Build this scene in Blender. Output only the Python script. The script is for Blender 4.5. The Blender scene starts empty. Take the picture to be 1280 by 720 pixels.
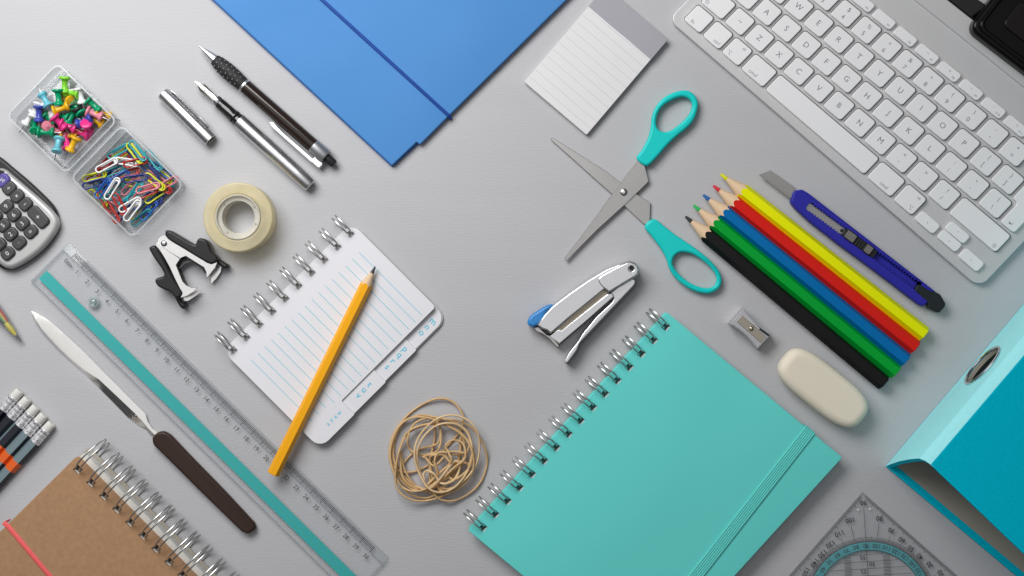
import bpy, bmesh, math, random
from mathutils import Vector, Matrix, Quaternion
from mathutils.geometry import tessellate_polygon
import numpy as np
random.seed(7)
S = 0.000573          # metres for one "unit" (a 1280th of the table width in view)
H = 1858.0            # camera height in units
PI = math.pi
scene = bpy.context.scene
COL = scene.collection

# ------------------------------------------------------------------ materials
def lin(c):
    return tuple((x/255/12.92 if x/255 <= 0.04045 else ((x/255+0.055)/1.055)**2.4) for x in c)

MATS = {}
def mat(name, rgb, rough=0.5, metal=0.0, var=0.04, vs=60.0, bump=0.0, bs=900.0, coat=0.0, spec=0.3, sss=0.0, trans=0.0, stretch=None, rvar=0.06, aniso=0.0):
    """Principled surface with a noise-driven tone, roughness and bump; rgb is linear."""
    if name in MATS: return MATS[name]
    m = bpy.data.materials.new(name); m.use_nodes = True
    nt = m.node_tree; N = nt.nodes; L = nt.links
    p = N['Principled BSDF']
    tc = N.new('ShaderNodeTexCoord')
    mp = N.new('ShaderNodeMapping')
    L.new(tc.outputs['Object'], mp.inputs['Vector'])
    if stretch: mp.inputs['Scale'].default_value = stretch
    nz = N.new('ShaderNodeTexNoise'); nz.inputs['Scale'].default_value = vs; nz.inputs['Detail'].default_value = 5
    L.new(mp.outputs[0], nz.inputs['Vector'])
    ra = N.new('ShaderNodeMix'); ra.data_type = 'RGBA'
    ra.inputs[6].default_value = tuple(min(1, c*(1-var)) for c in rgb) + (1,)
    ra.inputs[7].default_value = tuple(min(1, c*(1+var)) for c in rgb) + (1,)
    L.new(nz.outputs['Fac'], ra.inputs[0]); L.new(ra.outputs[2], p.inputs['Base Color'])
    rr = N.new('ShaderNodeMapRange'); rr.inputs['To Min'].default_value = max(0.02, rough-rvar); rr.inputs['To Max'].default_value = min(1, rough+rvar)
    nz2 = N.new('ShaderNodeTexNoise'); nz2.inputs['Scale'].default_value = vs*3.1; nz2.inputs['Detail'].default_value = 4
    L.new(mp.outputs[0], nz2.inputs['Vector'])
    L.new(nz2.outputs['Fac'], rr.inputs['Value']); L.new(rr.outputs[0], p.inputs['Roughness'])
    p.inputs['Metallic'].default_value = metal
    p.inputs['Specular IOR Level'].default_value = spec
    p.inputs['Coat Weight'].default_value = coat
    p.inputs['Coat Roughness'].default_value = 0.08
    p.inputs['Transmission Weight'].default_value = trans
    p.inputs['Anisotropic'].default_value = aniso
    if sss > 0:
        p.inputs['Subsurface Weight'].default_value = sss
        p.inputs['Subsurface Radius'].default_value = (1.0, 0.8, 0.6)
        p.inputs['Subsurface Scale'].default_value = 0.003
    if bump > 0:
        nb = N.new('ShaderNodeTexNoise'); nb.inputs['Scale'].default_value = bs; nb.inputs['Detail'].default_value = 3
        L.new(mp.outputs[0], nb.inputs['Vector'])
        b = N.new('ShaderNodeBump'); b.inputs['Strength'].default_value = bump; b.inputs['Distance'].default_value = 0.0005
        L.new(nb.outputs['Fac'], b.inputs['Height']); L.new(b.outputs[0], p.inputs['Normal'])
    MATS[name] = m
    return m

def clear(name, tint=(0.95, 0.96, 0.96), haze=0.03, hazecol=(0.8, 0.82, 0.82), gloss=1.0, rough=0.05, ior=1.45):
    """Clear moulded plastic: see-through, with a Fresnel sheen and a little milky haze."""
    if name in MATS: return MATS[name]
    m = bpy.data.materials.new(name); m.use_nodes = True
    nt = m.node_tree; N = nt.nodes; L = nt.links
    N.remove(N['Principled BSDF']); out = N['Material Output']
    tr = N.new('ShaderNodeBsdfTransparent'); tr.inputs[0].default_value = tint + (1,)
    df = N.new('ShaderNodeBsdfDiffuse'); df.inputs[0].default_value = hazecol + (1,)
    gl = N.new('ShaderNodeBsdfGlossy'); gl.inputs['Roughness'].default_value = rough
    tc = N.new('ShaderNodeTexCoord'); nz = N.new('ShaderNodeTexNoise'); nz.inputs['Scale'].default_value = 70
    L.new(tc.outputs['Object'], nz.inputs['Vector'])
    hz = N.new('ShaderNodeMapRange'); hz.inputs['From Min'].default_value = 0.25; hz.inputs['From Max'].default_value = 0.75
    hz.inputs['To Min'].default_value = haze*0.85; hz.inputs['To Max'].default_value = haze*1.15
    L.new(nz.outputs['Fac'], hz.inputs['Value'])
    m1 = N.new('ShaderNodeMixShader'); L.new(hz.outputs[0], m1.inputs[0]); L.new(tr.outputs[0], m1.inputs[1]); L.new(df.outputs[0], m1.inputs[2])
    fr = N.new('ShaderNodeFresnel'); 
    ge = N.new('ShaderNodeNewGeometry'); io = N.new('ShaderNodeMapRange'); io.inputs['To Min'].default_value = ior; io.inputs['To Max'].default_value = 1/ior
    L.new(ge.outputs['Backfacing'], io.inputs['Value']); L.new(io.outputs[0], fr.inputs['IOR'])   # same sheen from inside and outside
    mu = N.new('ShaderNodeMath'); mu.operation = 'MULTIPLY'; mu.inputs[1].default_value = gloss; L.new(fr.outputs[0], mu.inputs[0])
    m2 = N.new('ShaderNodeMixShader'); L.new(mu.outputs[0], m2.inputs[0]); L.new(m1.outputs[0], m2.inputs[1]); L.new(gl.outputs[0], m2.inputs[2])
    L.new(m2.outputs[0], out.inputs['Surface'])
    MATS[name] = m
    return m

def knurl_mat(name, a, b, scale):
    m = mat(name, a, 0.55)
    nt = m.node_tree; N = nt.nodes; L = nt.links; p = N['Principled BSDF']
    ck = N.new('ShaderNodeTexChecker'); ck.inputs['Scale'].default_value = scale
    ck.inputs['Color1'].default_value = a + (1,); ck.inputs['Color2'].default_value = b + (1,)
    tc = N.new('ShaderNodeTexCoord'); mp = N.new('ShaderNodeMapping'); mp.inputs['Rotation'].default_value = (0, 0, PI/4)
    L.new(tc.outputs['Object'], mp.inputs[0]); L.new(mp.outputs[0], ck.inputs['Vector']); L.new(ck.outputs['Color'], p.inputs['Base Color'])
    return m

def undulate(m, scale, dist, strength=1.0):
    """very slow unevenness of a card or plastic sheet"""
    nt = m.node_tree; N = nt.nodes; L = nt.links; p = N['Principled BSDF']
    tc = [n for n in N if n.type == 'TEX_COORD'][0]
    nz = N.new('ShaderNodeTexNoise'); nz.inputs['Scale'].default_value = scale; nz.inputs['Detail'].default_value = 1
    L.new(tc.outputs['Object'], nz.inputs['Vector'])
    b = N.new('ShaderNodeBump'); b.inputs['Strength'].default_value = strength; b.inputs['Distance'].default_value = dist
    L.new(nz.outputs['Fac'], b.inputs['Height'])
    if p.inputs['Normal'].links: L.new(p.inputs['Normal'].links[0].from_socket, b.inputs['Normal'])
    L.new(b.outputs[0], p.inputs['Normal'])

def fatten(T, f):
    """thicker barrel: scale every part across the axis, still resting on the table"""
    def walk(o):
        for c in o.children:
            for v in c.data.vertices: v.co.y *= f; v.co.z *= f
            walk(c)
    walk(T.root)

# ------------------------------------------------------------------ 2-D outline helpers
def catmull(pts, n=5, closed=True):
    out = []; m = len(pts)
    rng = range(m) if closed else range(m-1)
    for i in rng:
        if closed: P = [pts[(i-1) % m], pts[i], pts[(i+1) % m], pts[(i+2) % m]]
        else: P = [pts[max(i-1, 0)], pts[i], pts[i+1], pts[min(i+2, m-1)]]
        for k in range(n):
            t = k/n
            out.append(tuple(0.5*((2*b)+(-a+c)*t+(2*a-5*b+4*c-d)*t*t+(-a+3*b-3*c+d)*t**3) for a, b, c, d in zip(*P)))
    if not closed: out.append(tuple(pts[-1]))
    return out

def rpoly(pts, r, n=4):
    """Polygon with rounded corners; r one radius or one per corner."""
    out = []; m = len(pts)
    rs = r if isinstance(r, (list, tuple)) else [r]*m
    for i in range(m):
        p = Vector(pts[i][:2]); a = Vector(pts[i-1][:2]); b = Vector(pts[(i+1) % m][:2])
        da = a-p; db = b-p
        rr = min(rs[i], da.length*0.49, db.length*0.49)
        if rr < 1e-4: out.append(tuple(p)); continue
        A = p+da.normalized()*rr; Bq = p+db.normalized()*rr
        for k in range(n+1):
            t = k/n
            # rational quadratic: close to a circular arc
            w = 0.7071; q0 = (1-t)**2; q1 = 2*w*t*(1-t); q2 = t*t
            out.append(tuple((A*q0+p*q1+Bq*q2)/(q0+q1+q2)))
    return out

def rrect(cx, cy, w, h, r, n=4, ang=0.0):
    c, s = math.cos(ang), math.sin(ang)
    P = [(-w/2, -h/2), (w/2, -h/2), (w/2, h/2), (-w/2, h/2)]
    return [(cx+x*c-y*s, cy+x*s+y*c) for x, y in rpoly(P, r, n)]

def circle(cx, cy, r, n=40, ry=None, ang=0):
    ry = r if ry is None else ry
    c, s = math.cos(ang), math.sin(ang)
    out = []
    for k in range(n):
        x, y = r*math.cos(2*PI*k/n), ry*math.sin(2*PI*k/n)
        out.append((cx+x*c-y*s, cy+x*s+y*c))
    return out

def area2(p):
    return sum(p[i-1][0]*p[i][1]-p[i][0]*p[i-1][1] for i in range(len(p)))

def inset(p, d):
    """Move every edge of a CCW outline inwards by d."""
    m = len(p); out = []
    for i in range(m):
        a, b, c = Vector(p[i-1]), Vector(p[i]), Vector(p[(i+1) % m])
        e1 = b-a; e2 = c-b
        if e1.length < 1e-6: e1 = e2
        if e2.length < 1e-6: e2 = e1
        n1 = Vector((-e1.y, e1.x)).normalized(); n2 = Vector((-e2.y, e2.x)).normalized()
        n = n1+n2
        if n.length < 1e-3: n = n1
        n.normalize()
        k = max(0.45, n.dot(n1))
        out.append(tuple(b+n*(d/k)))
    return out

# ------------------------------------------------------------------ things
class Thing:
    """Frame on the table: origin at picture point (px, py), +x along the picture angle (clockwise degrees)."""
    def __init__(s, name, label, cat, px, py, ang=0.0, h=0.0, group=None, z=0.0, solo=False):
        s.k = 1-h/H; s.th = math.radians(ang)
        s.ox = (px-640)*(H-h)/H; s.oy = -(py-360)*(H-h)/H; s.z = z
        s.name, s.label, s.cat, s.group = name, label, cat, group
        s.root = None
        if not solo:
            o = bpy.data.objects.new(name, None); COL.objects.link(o)
            o.empty_display_size = 0.01
            s.place(o)
    def place(s, o):
        o.location = (s.ox*S, s.oy*S, s.z*S); o.rotation_euler = (0, 0, -s.th)
        o['label'] = s.label; o['category'] = s.cat
        if s.group: o['group'] = s.group
        s.root = o
    def L(s, px, py, z=0.0):
        """Local x, y of the picture point (px, py) at height z (units above the table)."""
        wx = (px-640)*(H-z)/H-s.ox; wy = -(py-360)*(H-z)/H-s.oy
        c, sn = math.cos(s.th), math.sin(s.th)
        return ((wx*c-wy*sn)/s.k, (wx*sn+wy*c)/s.k)
    def tr(s, pts, ox, oy, sc, z=0.0):
        return [s.L(ox+x/sc, oy+y/sc, z) for x, y in pts]

TEXT = {}
def text_mesh(body, bold=0.0):
    key = (body, bold)
    if key not in TEXT:
        cu = bpy.data.curves.new('lettering', 'FONT'); cu.body = body; cu.size = 1; cu.align_x = 'CENTER'; cu.align_y = 'CENTER'; cu.resolution_u = 3; cu.offset = bold
        ob = bpy.data.objects.new('lettering', cu)
        me = bpy.data.meshes.new_from_object(ob)
        vs = [(v.co.x, v.co.y) for v in me.vertices]; fs = [tuple(p.vertices) for p in me.polygons]
        if vs:
            x0 = (min(v[0] for v in vs)+max(v[0] for v in vs))/2; y0 = (min(v[1] for v in vs)+max(v[1] for v in vs))/2
            vs = [(x-x0, y-y0) for x, y in vs]
        TEXT[key] = (vs, fs)
        bpy.data.objects.remove(ob); bpy.data.curves.remove(cu); bpy.data.meshes.remove(me)
    return TEXT[key]

class MB:
    def __init__(s): s.v = []; s.f = []; s.m = []
    def face(s, idx, m=0): s.f.append(tuple(idx)); s.m.append(m)
    def add(s, vs):
        b = len(s.v); s.v.extend(tuple(x) for x in vs); return b
    def ring(s, a, b, n, m=0, closed=True):
        for i in range(n if closed else n-1):
            j = (i+1) % n
            s.face((a+i, a+j, b+j, b+i), m)
    def cap(s, loops, bases, m=0):
        if len(loops) == 1 and len(loops[0]) < 5:
            s.face([bases[0]+i for i in range(len(loops[0]))], m); return
        flat = [b+i for lp, b in zip(loops, bases) for i in range(len(lp))]
        for t in tessellate_polygon([[Vector((p[0], p[1], 0)) for p in lp] for lp in loops]):
            s.face([flat[i] for i in t], m)
    def slab(s, outer, z0, z1, r=0.0, holes=(), m=0, seg=2, rb=0.0, zf=None, sm=None, bm=None, hf=1.0):
        """Solid plate between z0 and z1, top edges rounded by r (bottom by rb); zf(x,y) may lift it."""
        loops = []
        for i, lp in enumerate([outer]+list(holes)):
            lp = [tuple(p[:2]) for p in lp]
            if (area2(lp) < 0) == (i == 0): lp = lp[::-1]
            loops.append(lp)
        lev = []
        if rb > 0:
            for k in range(seg+1):
                a = PI/2*k/seg; lev.append((z0+rb*(1-math.sin(a)), rb*(1-math.cos(a))))
            lev = lev[::-1]
        else: lev.append((z0, 0))
        if r > 0:
            for k in range(seg+1):
                a = PI/2*k/seg; lev.append((z1-r+r*math.sin(a), r*(1-math.cos(a))))
            lev.append((z1, r+0.12))          # flat rim so the top shades flat
        else: lev.append((z1, 0))
        if rb > 0: lev[:seg+1] = sorted(lev[:seg+1])
        bases = []
        for z, d in lev:
            row = []
            for li, lp in enumerate(loops):
                q = inset(lp, d*(hf if li else 1)) if d > 0 else lp
                row.append(s.add([(x, y, z+(zf(x, y) if zf else 0)) for x, y in q]))
            bases.append((row, [inset(lp, d*(hf if li else 1)) if d > 0 else lp for li, lp in enumerate(loops)]))
        for (ra, _), (rb_, _) in zip(bases[:-1], bases[1:]):
            for a, b, lp in zip(ra, rb_, loops): s.ring(a, b, len(lp), m if sm is None else sm)
        s.cap(bases[0][1], bases[0][0], (m if sm is None else sm) if bm is None else bm); s.cap(bases[-1][1], bases[-1][0], m)
    def sheet(s, outline, z, m=0, holes=()):
        loops = [list(outline)]+list(holes)
        bs = [s.add([(p[0], p[1], z) for p in lp]) for lp in loops]
        s.cap(loops, bs, m)
    def box(s, cx, cy, z0, z1, w, d, m=0, ang=0.0, r=0.0):
        s.slab(rrect(cx, cy, w, d, 0, 1, ang), z0, z1, r, m=m)
    def bar(s, x0, y0, x1, y1, w, z, m=0):
        """flat printed stroke"""
        d = Vector((x1-x0, y1-y0)); d.normalize(); n = Vector((-d.y, d.x))*(w/2)
        b = s.add([(x0+n.x, y0+n.y, z), (x0-n.x, y0-n.y, z), (x1-n.x, y1-n.y, z), (x1+n.x, y1+n.y, z)])
        s.face((b, b+1, b+2, b+3), m)
    def tube(s, path, r, closed=False, n=8, m=0, flat=None, caps=True):
        """flat=(width, height): an upright-section strip instead of a round wire"""
        P = [Vector(p) for p in path]; k = len(P); rows = []
        prev = None
        for i in range(k):
            if closed: t = P[(i+1) % k]-P[i-1]
            else: t = P[min(i+1, k-1)]-P[max(i-1, 0)]
            t.normalize()
            up = Vector((0, 0, 1))
            if prev is None:
                a = t.cross(up)
                if a.length < 1e-3: a = t.cross(Vector((1, 0, 0)))
            else:
                a = prev-t*prev.dot(t)
            a.normalize(); prev = a; b = a.cross(t)
            ri = r[i] if isinstance(r, (list, tuple)) else r
            ru, rv = (flat if flat else (ri, ri))
            rows.append(s.add([P[i]+a*(ru*math.cos(2*PI*q/n))+b*(rv*math.sin(2*PI*q/n)) for q in range(n)]))
        for i in range(k if closed else k-1): s.ring(rows[i], rows[(i+1) % k], n, m)
        if not closed and caps:
            s.face([rows[0]+q for q in range(n)], m); s.face([rows[-1]+q for q in range(n)][::-1], m)
    def lathe(s, prof, p0, axis, n=28, m=0, phase=0.0, squash=1.0, mfun=None):
        """prof = [(t, r)] along the axis from p0"""
        ax = Vector(axis).normalized(); p0 = Vector(p0)
        u = ax.cross(Vector((0, 0, 1)))
        if u.length < 1e-3: u = Vector((1, 0, 0))
        u.normalize(); w = u.cross(ax)
        rows = []
        for t, r in prof:
            r = max(r, 1e-3)
            rows.append(s.add([p0+ax*t+u*(r*math.cos(2*PI*q/n+phase))+w*(squash*r*math.sin(2*PI*q/n+phase)) for q in range(n)]))
        for i in range(len(rows)-1):
            s.ring(rows[i], rows[i+1], n, m)
        s.face([rows[0]+q for q in range(n)], m); s.face([rows[-1]+q for q in range(n)][::-1], m)
    def ball(s, c, rx, ry, rz, m=0, n=20, half=False):
        rows = []; K = 8
        for i in range(K+1):
            a = (PI/2*i/K) if half else (-PI/2+PI*i/K)
            rr = max(math.cos(a), 0.002)
            rows.append(s.add([(c[0]+rx*rr*math.cos(2*PI*q/n), c[1]+ry*rr*math.sin(2*PI*q/n), c[2]+rz*math.sin(a)) for q in range(n)]))
        for i in range(K): s.ring(rows[i], rows[i+1], n, m)
        s.face([rows[0]+q for q in range(n)], m); s.face([rows[-1]+q for q in range(n)], m)
    def text(s, body, size, cx, cy, z, ang=0.0, m=0, sx=1.0, bold=0.0):
        vs, fs = text_mesh(body, bold); c, sn = math.cos(ang), math.sin(ang)
        b = s.add([(cx+size*(x*sx*c-y*sn), cy+size*(x*sx*sn+y*c), z) for x, y in vs])
        for f in fs: s.face([b+i for i in f], m)
    def build(s, name, mats, parent=None, thing=None, smooth=35, k=None, label=None, recalc=True):
        me = bpy.data.meshes.new(name)
        T = thing if thing else (parent if isinstance(parent, Thing) else None)
        kk = S*(k if k is not None else (T.k if T else 1.0))
        me.from_pydata([(x*kk, y*kk, z*kk) for x, y, z in s.v], [], s.f)
        for mm in (mats if isinstance(mats, (list, tuple)) else [mats]): me.materials.append(mm)
        me.polygons.foreach_set('material_index', s.m)
        if recalc:
            bm = bmesh.new(); bm.from_mesh(me); bmesh.ops.recalc_face_normals(bm, faces=bm.faces); bm.to_mesh(me); bm.free()
        if smooth:
            me.shade_smooth(); me.set_sharp_from_angle(angle=math.radians(smooth))
        me.update()
        o = bpy.data.objects.new(name, me); COL.objects.link(o)
        if thing: thing.place(o)
        elif parent is not None: o.parent = parent.root if isinstance(parent, Thing) else parent
        if label: o['label'] = label
        return o

# ------------------------------------------------------------------ shared materials
M_chrome = mat('polished_steel', (0.78, 0.78, 0.80), 0.16, 1.0, 0.02)
M_steel = mat('brushed_steel', (0.64, 0.61, 0.60), 0.32, 1.0, 0.05, 40, 0.05, 2500, stretch=(1, 8, 1))
M_silver = mat('satin_silver', (0.74, 0.74, 0.76), 0.36, 0.95, 0.03)
M_wire = mat('binding_wire', (0.60, 0.60, 0.60), 0.34, 0.95, 0.03)
M_black = mat('black_plastic', (0.018, 0.018, 0.019), 0.38, 0, 0.15, 80, 0.03, 3000)
M_blackmatte = mat('black_rubber', (0.022, 0.022, 0.023), 0.6, 0, 0.15, 80, 0.1, 4000)
M_white = mat('white_paper', (0.77, 0.77, 0.79), 0.75, 0, 0.015, 90, 0.05, 2500)
M_page = mat('page_edges', (0.60, 0.60, 0.58), 0.85, 0, 0.12, 60, 0.3, 3000, stretch=(1, 1, 30))
M_ink = mat('black_ink', (0.03, 0.03, 0.035), 0.6)
M_clear = clear('clear_plastic', (0.97, 0.975, 0.978), 0.025, gloss=0.8)
# ------------------------------------------------------------------ table
def make_table():
    m = mat('painted_table', (0.487, 0.487, 0.502), 0.62, 0, 0.05, 14, 0.30, 420, stretch=(0.35, 2.2, 1), spec=0.3)
    nt = m.node_tree; N = nt.nodes; L = nt.links
    # a second, finer brushed grain over the paint
    b = [n for n in N if n.type == 'BUMP'][0]
    tc = [n for n in N if n.type == 'TEX_COORD'][0]
    mp = N.new('ShaderNodeMapping'); mp.inputs['Scale'].default_value = (0.45, 1.6, 1); mp.inputs['Rotation'].default_value = (0, 0, 0.12)
    nz = N.new('ShaderNodeTexNoise'); nz.inputs['Scale'].default_value = 1500; nz.inputs['Detail'].default_value = 2
    L.new(tc.outputs['Object'], mp.inputs[0]); L.new(mp.outputs[0], nz.inputs['Vector'])
    b2 = N.new('ShaderNodeBump'); b2.inputs['Strength'].default_value = 0.16; b2.inputs['Distance'].default_value = 0.0003
    L.new(nz.outputs['Fac'], b2.inputs['Height']); L.new(b.outputs[0], b2.inputs['Normal'])
    L.new(b2.outputs[0], N['Principled BSDF'].inputs['Normal'])
    B = MB(); B.slab([(-1500, -1100), (1500, -1100), (1500, 1100), (-1500, 1100)], -40, 0, 0)
    o = B.build('table_surface', m); o['kind'] = 'structure'
make_table()

# ------------------------------------------------------------------ wire binding
def wire_loops(T, xs, yin, yout, zc, rz, gap, r, lean=0.0):
    """one twin loop per hole, ellipse from y=-yin to y=+yout in the plane across the spine"""
    yc = (yout-yin)/2; ry = (yout+yin)/2
    for x in xs:
        B = MB(); jx = random.uniform(-.5, .5); jr = random.uniform(0.97, 1.03)
        for sx in (-1, 1):
            path = []
            n = 26
            for k in range(n+1):
                a = -0.35+PI*2*0.94*k/n           # starts under the cover by the hole, over the top, round below
                y = yc-ry*jr*math.cos(a); z = zc+rz*math.sin(a)
                pinch = 0.4+0.6*min(1, (n-k)/3.0)
                path.append((x+jx+sx*gap/2*pinch+lean*(z-zc), y, max(z, r+.2)))
            B.tube(path, r, n=7)
        B.build('wire_loop', M_wire, T)

def rect_hole(x, y, w, h): return [(x-w/2, y-h/2), (x+w/2, y-h/2), (x+w/2, y+h/2), (x-w/2, y+h/2)]

# ------------------------------------------------------------------ blue elastic folder
def folder():
    T = Thing('elastic_folder', 'large blue card folder closed by a blue elastic cord, beside the two pens', 'folder', 490, 208, 222.8, 8)
    m = mat('blue_card', (0.072, 0.245, 0.56), 0.5, 0, 0.03, 25, 0.06, 700, spec=0.15)
    undulate(m, 9, 0.006)
    md = mat('blue_card_back', (0.055, 0.17, 0.50), 0.5, 0, 0.04)
    L = lambda x, y, z: T.L(x, y, z)
    # back board shows at the corner, front board stops short of it
    back = rpoly([L(490, 209, 3), L(524, 179, 3), L(760, -52, 3), L(450, -300, 3), L(150, -106, 3)], [2, 1, 1, 1, 1])
    B = MB(); B.slab(back, 0.3, 3, 0.6); B.build('back_board', md, T)
    bulge = lambda x, y: 0
    fr = rpoly([L(490, 207, 9), L(521, 177.5, 9), L(525, 181, 9), L(560, 146, 9), L(712, -4, 9), L(760, -52, 9), L(450, -300, 9), L(150, -108, 9)], [1.5, 1, 1.5, 1, 1, 1, 1, 1])
    B = MB(); B.slab(fr, 3.4, 9, 1.6, seg=3); B.build('front_board', m, T)
    # slightly raised main flap to the right of the cord
    fl = rpoly([L(526.5, 178, 11), L(560, 145, 11), L(760, -52, 11), L(450, -300, 11), L(150, -108, 11), L(245, -22, 11)], [1.5, 1, 1, 1, 1, 1])
    a = L(403, 0, 12); b = L(559.5, 143, 12); u = Vector((a[0]-b[0], a[1]-b[1])).normalized()
    far = (a[0]+u.x*160, a[1]+u.y*160)
    rib = mat('blue_cord', (0.020, 0.075, 0.36), 0.6, 0, 0.1, 300, 0.3, 3000)
    B = MB()
    e = L(563, 147.5, 4)
    B.tube([(far[0], far[1], 11.0), (a[0], a[1], 11.0), (b[0], b[1], 11.0), ((b[0]+e[0])/2, (b[1]+e[1])/2, 9.5), (e[0], e[1], 5), (e[0]-0.5, e[1], 1.4)], 2.0, n=10)
    B.build('elastic_cord', rib, T)
folder()

# ------------------------------------------------------------------ memo pad
def memo():
    T = Thing('memo_pad', 'small white lined memo pad with a lilac grey top strip', 'memo pad', 655, 103, 40.4, 8)
    W, D = 102, 156          # along the lower-left edge, towards the header
    B = MB(); B.slab(rrect(W/2, D/2, W-1, D-1, 1), 0.3, 7.0, 0.3); B.build('page_stack', M_page, T)
    ln = mat('pale_grey_line', (0.58, 0.59, 0.62), 0.8)
    B = MB(); B.slab(rrect(W/2, D/2-12, W, D-26, 0.8), 7.2, 8.2, 0.2)
    for i in range(10): B.bar(1, 10+i*11.3, W-1, 10+i*11.3, 0.7, 8.28, 1)
    B.build('top_sheet', [mat('memo_paper', (0.74, 0.735, 0.74), 0.8, 0, 0.02, 60, 0.05, 2000), ln], T)
    hm = mat('lilac_strip', (0.375, 0.365, 0.40), 0.6, 0, 0.05, 40)
    B = MB(); B.slab(rrect(W/2, D-15.5, W+1, 33, 0.8), 7.2, 9.4, 0.5); B.build('binding_strip', hm, T)
    B = MB(); B.tube([(0, D-32.5, 8.6), (W*.35, D-33.2, 9.0), (W*.7, D-32.4, 8.8), (W, D-32.8, 8.6)], 0, n=8, flat=(1.4, 0.7))
    B.build('glue_edge', M_white, T)
memo()

# ------------------------------------------------------------------ scissors
def scissors():
    T = Thing('scissors', 'open scissors with turquoise plastic handles and steel blades', 'scissors', 780, 240, 0, 6)
    o = (670, 90, 2.484)
    steel = mat('scissor_steel', (0.50, 0.49, 0.475), 0.36, 1.0, 0.06, 30, 0.06, 2500)
    hm = mat('turquoise_plastic', (0.010, 0.62, 0.58), 0.30, 0, 0.03, 50, 0.02, 600, spec=0.2)
    z = 4
    b1 = T.tr([(45, 207), (50, 203), (120, 247), (190, 291), (215, 307), (262, 343), (300, 372), (330, 390), (355, 406), (354, 450), (350, 478), (332, 470), (300, 440), (240, 382), (231, 375), (180, 330), (110, 267), (50, 214)], *o, z)
    B = MB(); B.slab(b1, 2.2, 4.2, 0.5, seg=1); B.build('blade', steel, T)
    z = 7
    b2 = T.tr([(88, 578), (94, 587), (104, 577), (190, 490), (278, 410), (350, 340), (336, 285), (320, 276), (309, 285), (240, 374), (180, 458), (125, 531)], *o, z)
    B = MB(); B.slab(b2, 4.9, 7.0, 0.5, seg=1); B.build('blade', steel, T)
    p = T.tr([(273, 373)], *o, 8)[0]
    B = MB(); B.lathe([(0, 4.6), (1.0, 4.6), (2.0, 3.4), (2.3, 1.0)], (p[0], p[1], 6.5), (0, 0, 1)); B.build('rivet', M_chrome, T)
    for (out, inn, z0, z1) in (
        ([(313, 268), (330, 240), (349, 203), (357, 168), (361, 135), (374, 105), (398, 79), (430, 63), (465, 57), (490, 69), (503, 95), (499, 125), (487, 153), (466, 176), (440, 197), (408, 227), (375, 265), (343, 292)],
         [(373, 158), (378, 130), (394, 106), (420, 88), (450, 77), (474, 83), (485, 101), (479, 125), (462, 147), (440, 167), (414, 184), (392, 186), (378, 176)], 1.2, 12),
        ([(338, 480), (366, 456), (400, 480), (430, 503), (470, 530), (512, 560), (546, 590), (571, 622), (577, 652), (565, 675), (536, 688), (500, 683), (465, 666), (435, 641), (415, 611), (405, 580), (388, 548), (362, 513)],
         [(424, 590), (431, 571), (450, 560), (480, 563), (511, 580), (540, 604), (559, 631), (560, 654), (545, 669), (515, 669), (481, 656), (450, 633), (430, 609)], 0.5, 11)):
        B = MB()
        po = T.tr(out, *o, 9); pi = T.tr(inn, *o, 9)
        po = catmull(po[-2:]+po[:-2], 4); pi = catmull(pi, 4)
        B.slab(po, z0, z1, 3.2, holes=[pi], seg=4, rb=2.5)
        B.build('handle', hm, T, smooth=60)
scissors()

# ------------------------------------------------------------------ ballpoint, fountain pen and its cap
def ballpoint():
    T = Thing('ballpoint_pen', 'dark brown ballpoint pen with a dimpled black grip, silver tip and clip', 'pen', 249, 57.5, 41.2, 10)
    L = 224; r = 8.6
    B = MB(); B.lathe([(0, 0.8), (2, 1.3), (7, 1.8), (7.5, 2.5), (25, 6.3), (26, 6.4)], (0, 0, r), (1, 0, 0)); B.build('tip_cone', M_silver, T)
    B = MB(); B.lathe([(25.5, 6.3), (34, 8.2), (44, 9.2), (55, 9.3), (66, 8.6), (74, 7.9)], (0, 0, r), (1, 0, 0))
    g = B.build('grip', M_blackmatte, T)
    B = MB()
    for i in range(7):
        for q, an in enumerate((25, 60, 95, 130, 165)):
            a = math.radians(an+(17 if i % 2 else 0)); x = 32+i*5.6; rr = 8.4 if i in (0, 6) else 9.15
            B.ball((x, rr*math.cos(a), r+rr*math.sin(a)), 0.8, 0.8, 0.5)
    B.build('grip_studs', mat('grey_stud', (0.22, 0.22, 0.23), 0.4), g)
    B = MB(); B.lathe([(73.5, 8.0), (74, 8.8), (76.5, 8.8), (77, 8.0)], (0, 0, r), (1, 0, 0)); B.build('ring', M_silver, T)
    B = MB(); B.lathe([(76.8, 8.3), (110, 8.4), (190, 8.2)], (0, 0, r), (1, 0, 0))
    B.build('barrel', mat('smoky_brown_plastic', (0.022, 0.013, 0.010), 0.16, 0, 0.15, 40, coat=0.5), T)
    B = MB(); B.lathe([(189.5, 8.2), (190, 8.9), (209, 9.0), (211, 8.2)], (0, 0, r), (1, 0, 0)); B.build('end_cap', mat('satin_grey_metal', (0.52, 0.53, 0.55), 0.34, 0.85, 0.03), T)
    B = MB()
    B.slab(rrect(207, -11.5, 14, 8, 2), r-4, r+2, 1)
    B.slab(rpoly([(128, -12.6), (134, -15.2), (206, -16), (210, -14), (210, -11), (150, -11.4), (140, -10.6), (133, -9.6)], 1.2), r-2, r+1.5, 0.8)
    B.build('clip', M_silver, T)
    B = MB(); B.lathe([(210, 5.2), (222, 5.0), (224.5, 4.2), (225, 2)], (0, 0, r), (1, 0, 0)); B.build('push_button', M_black, T)
    fatten(T, 1.1)
ballpoint()

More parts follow.
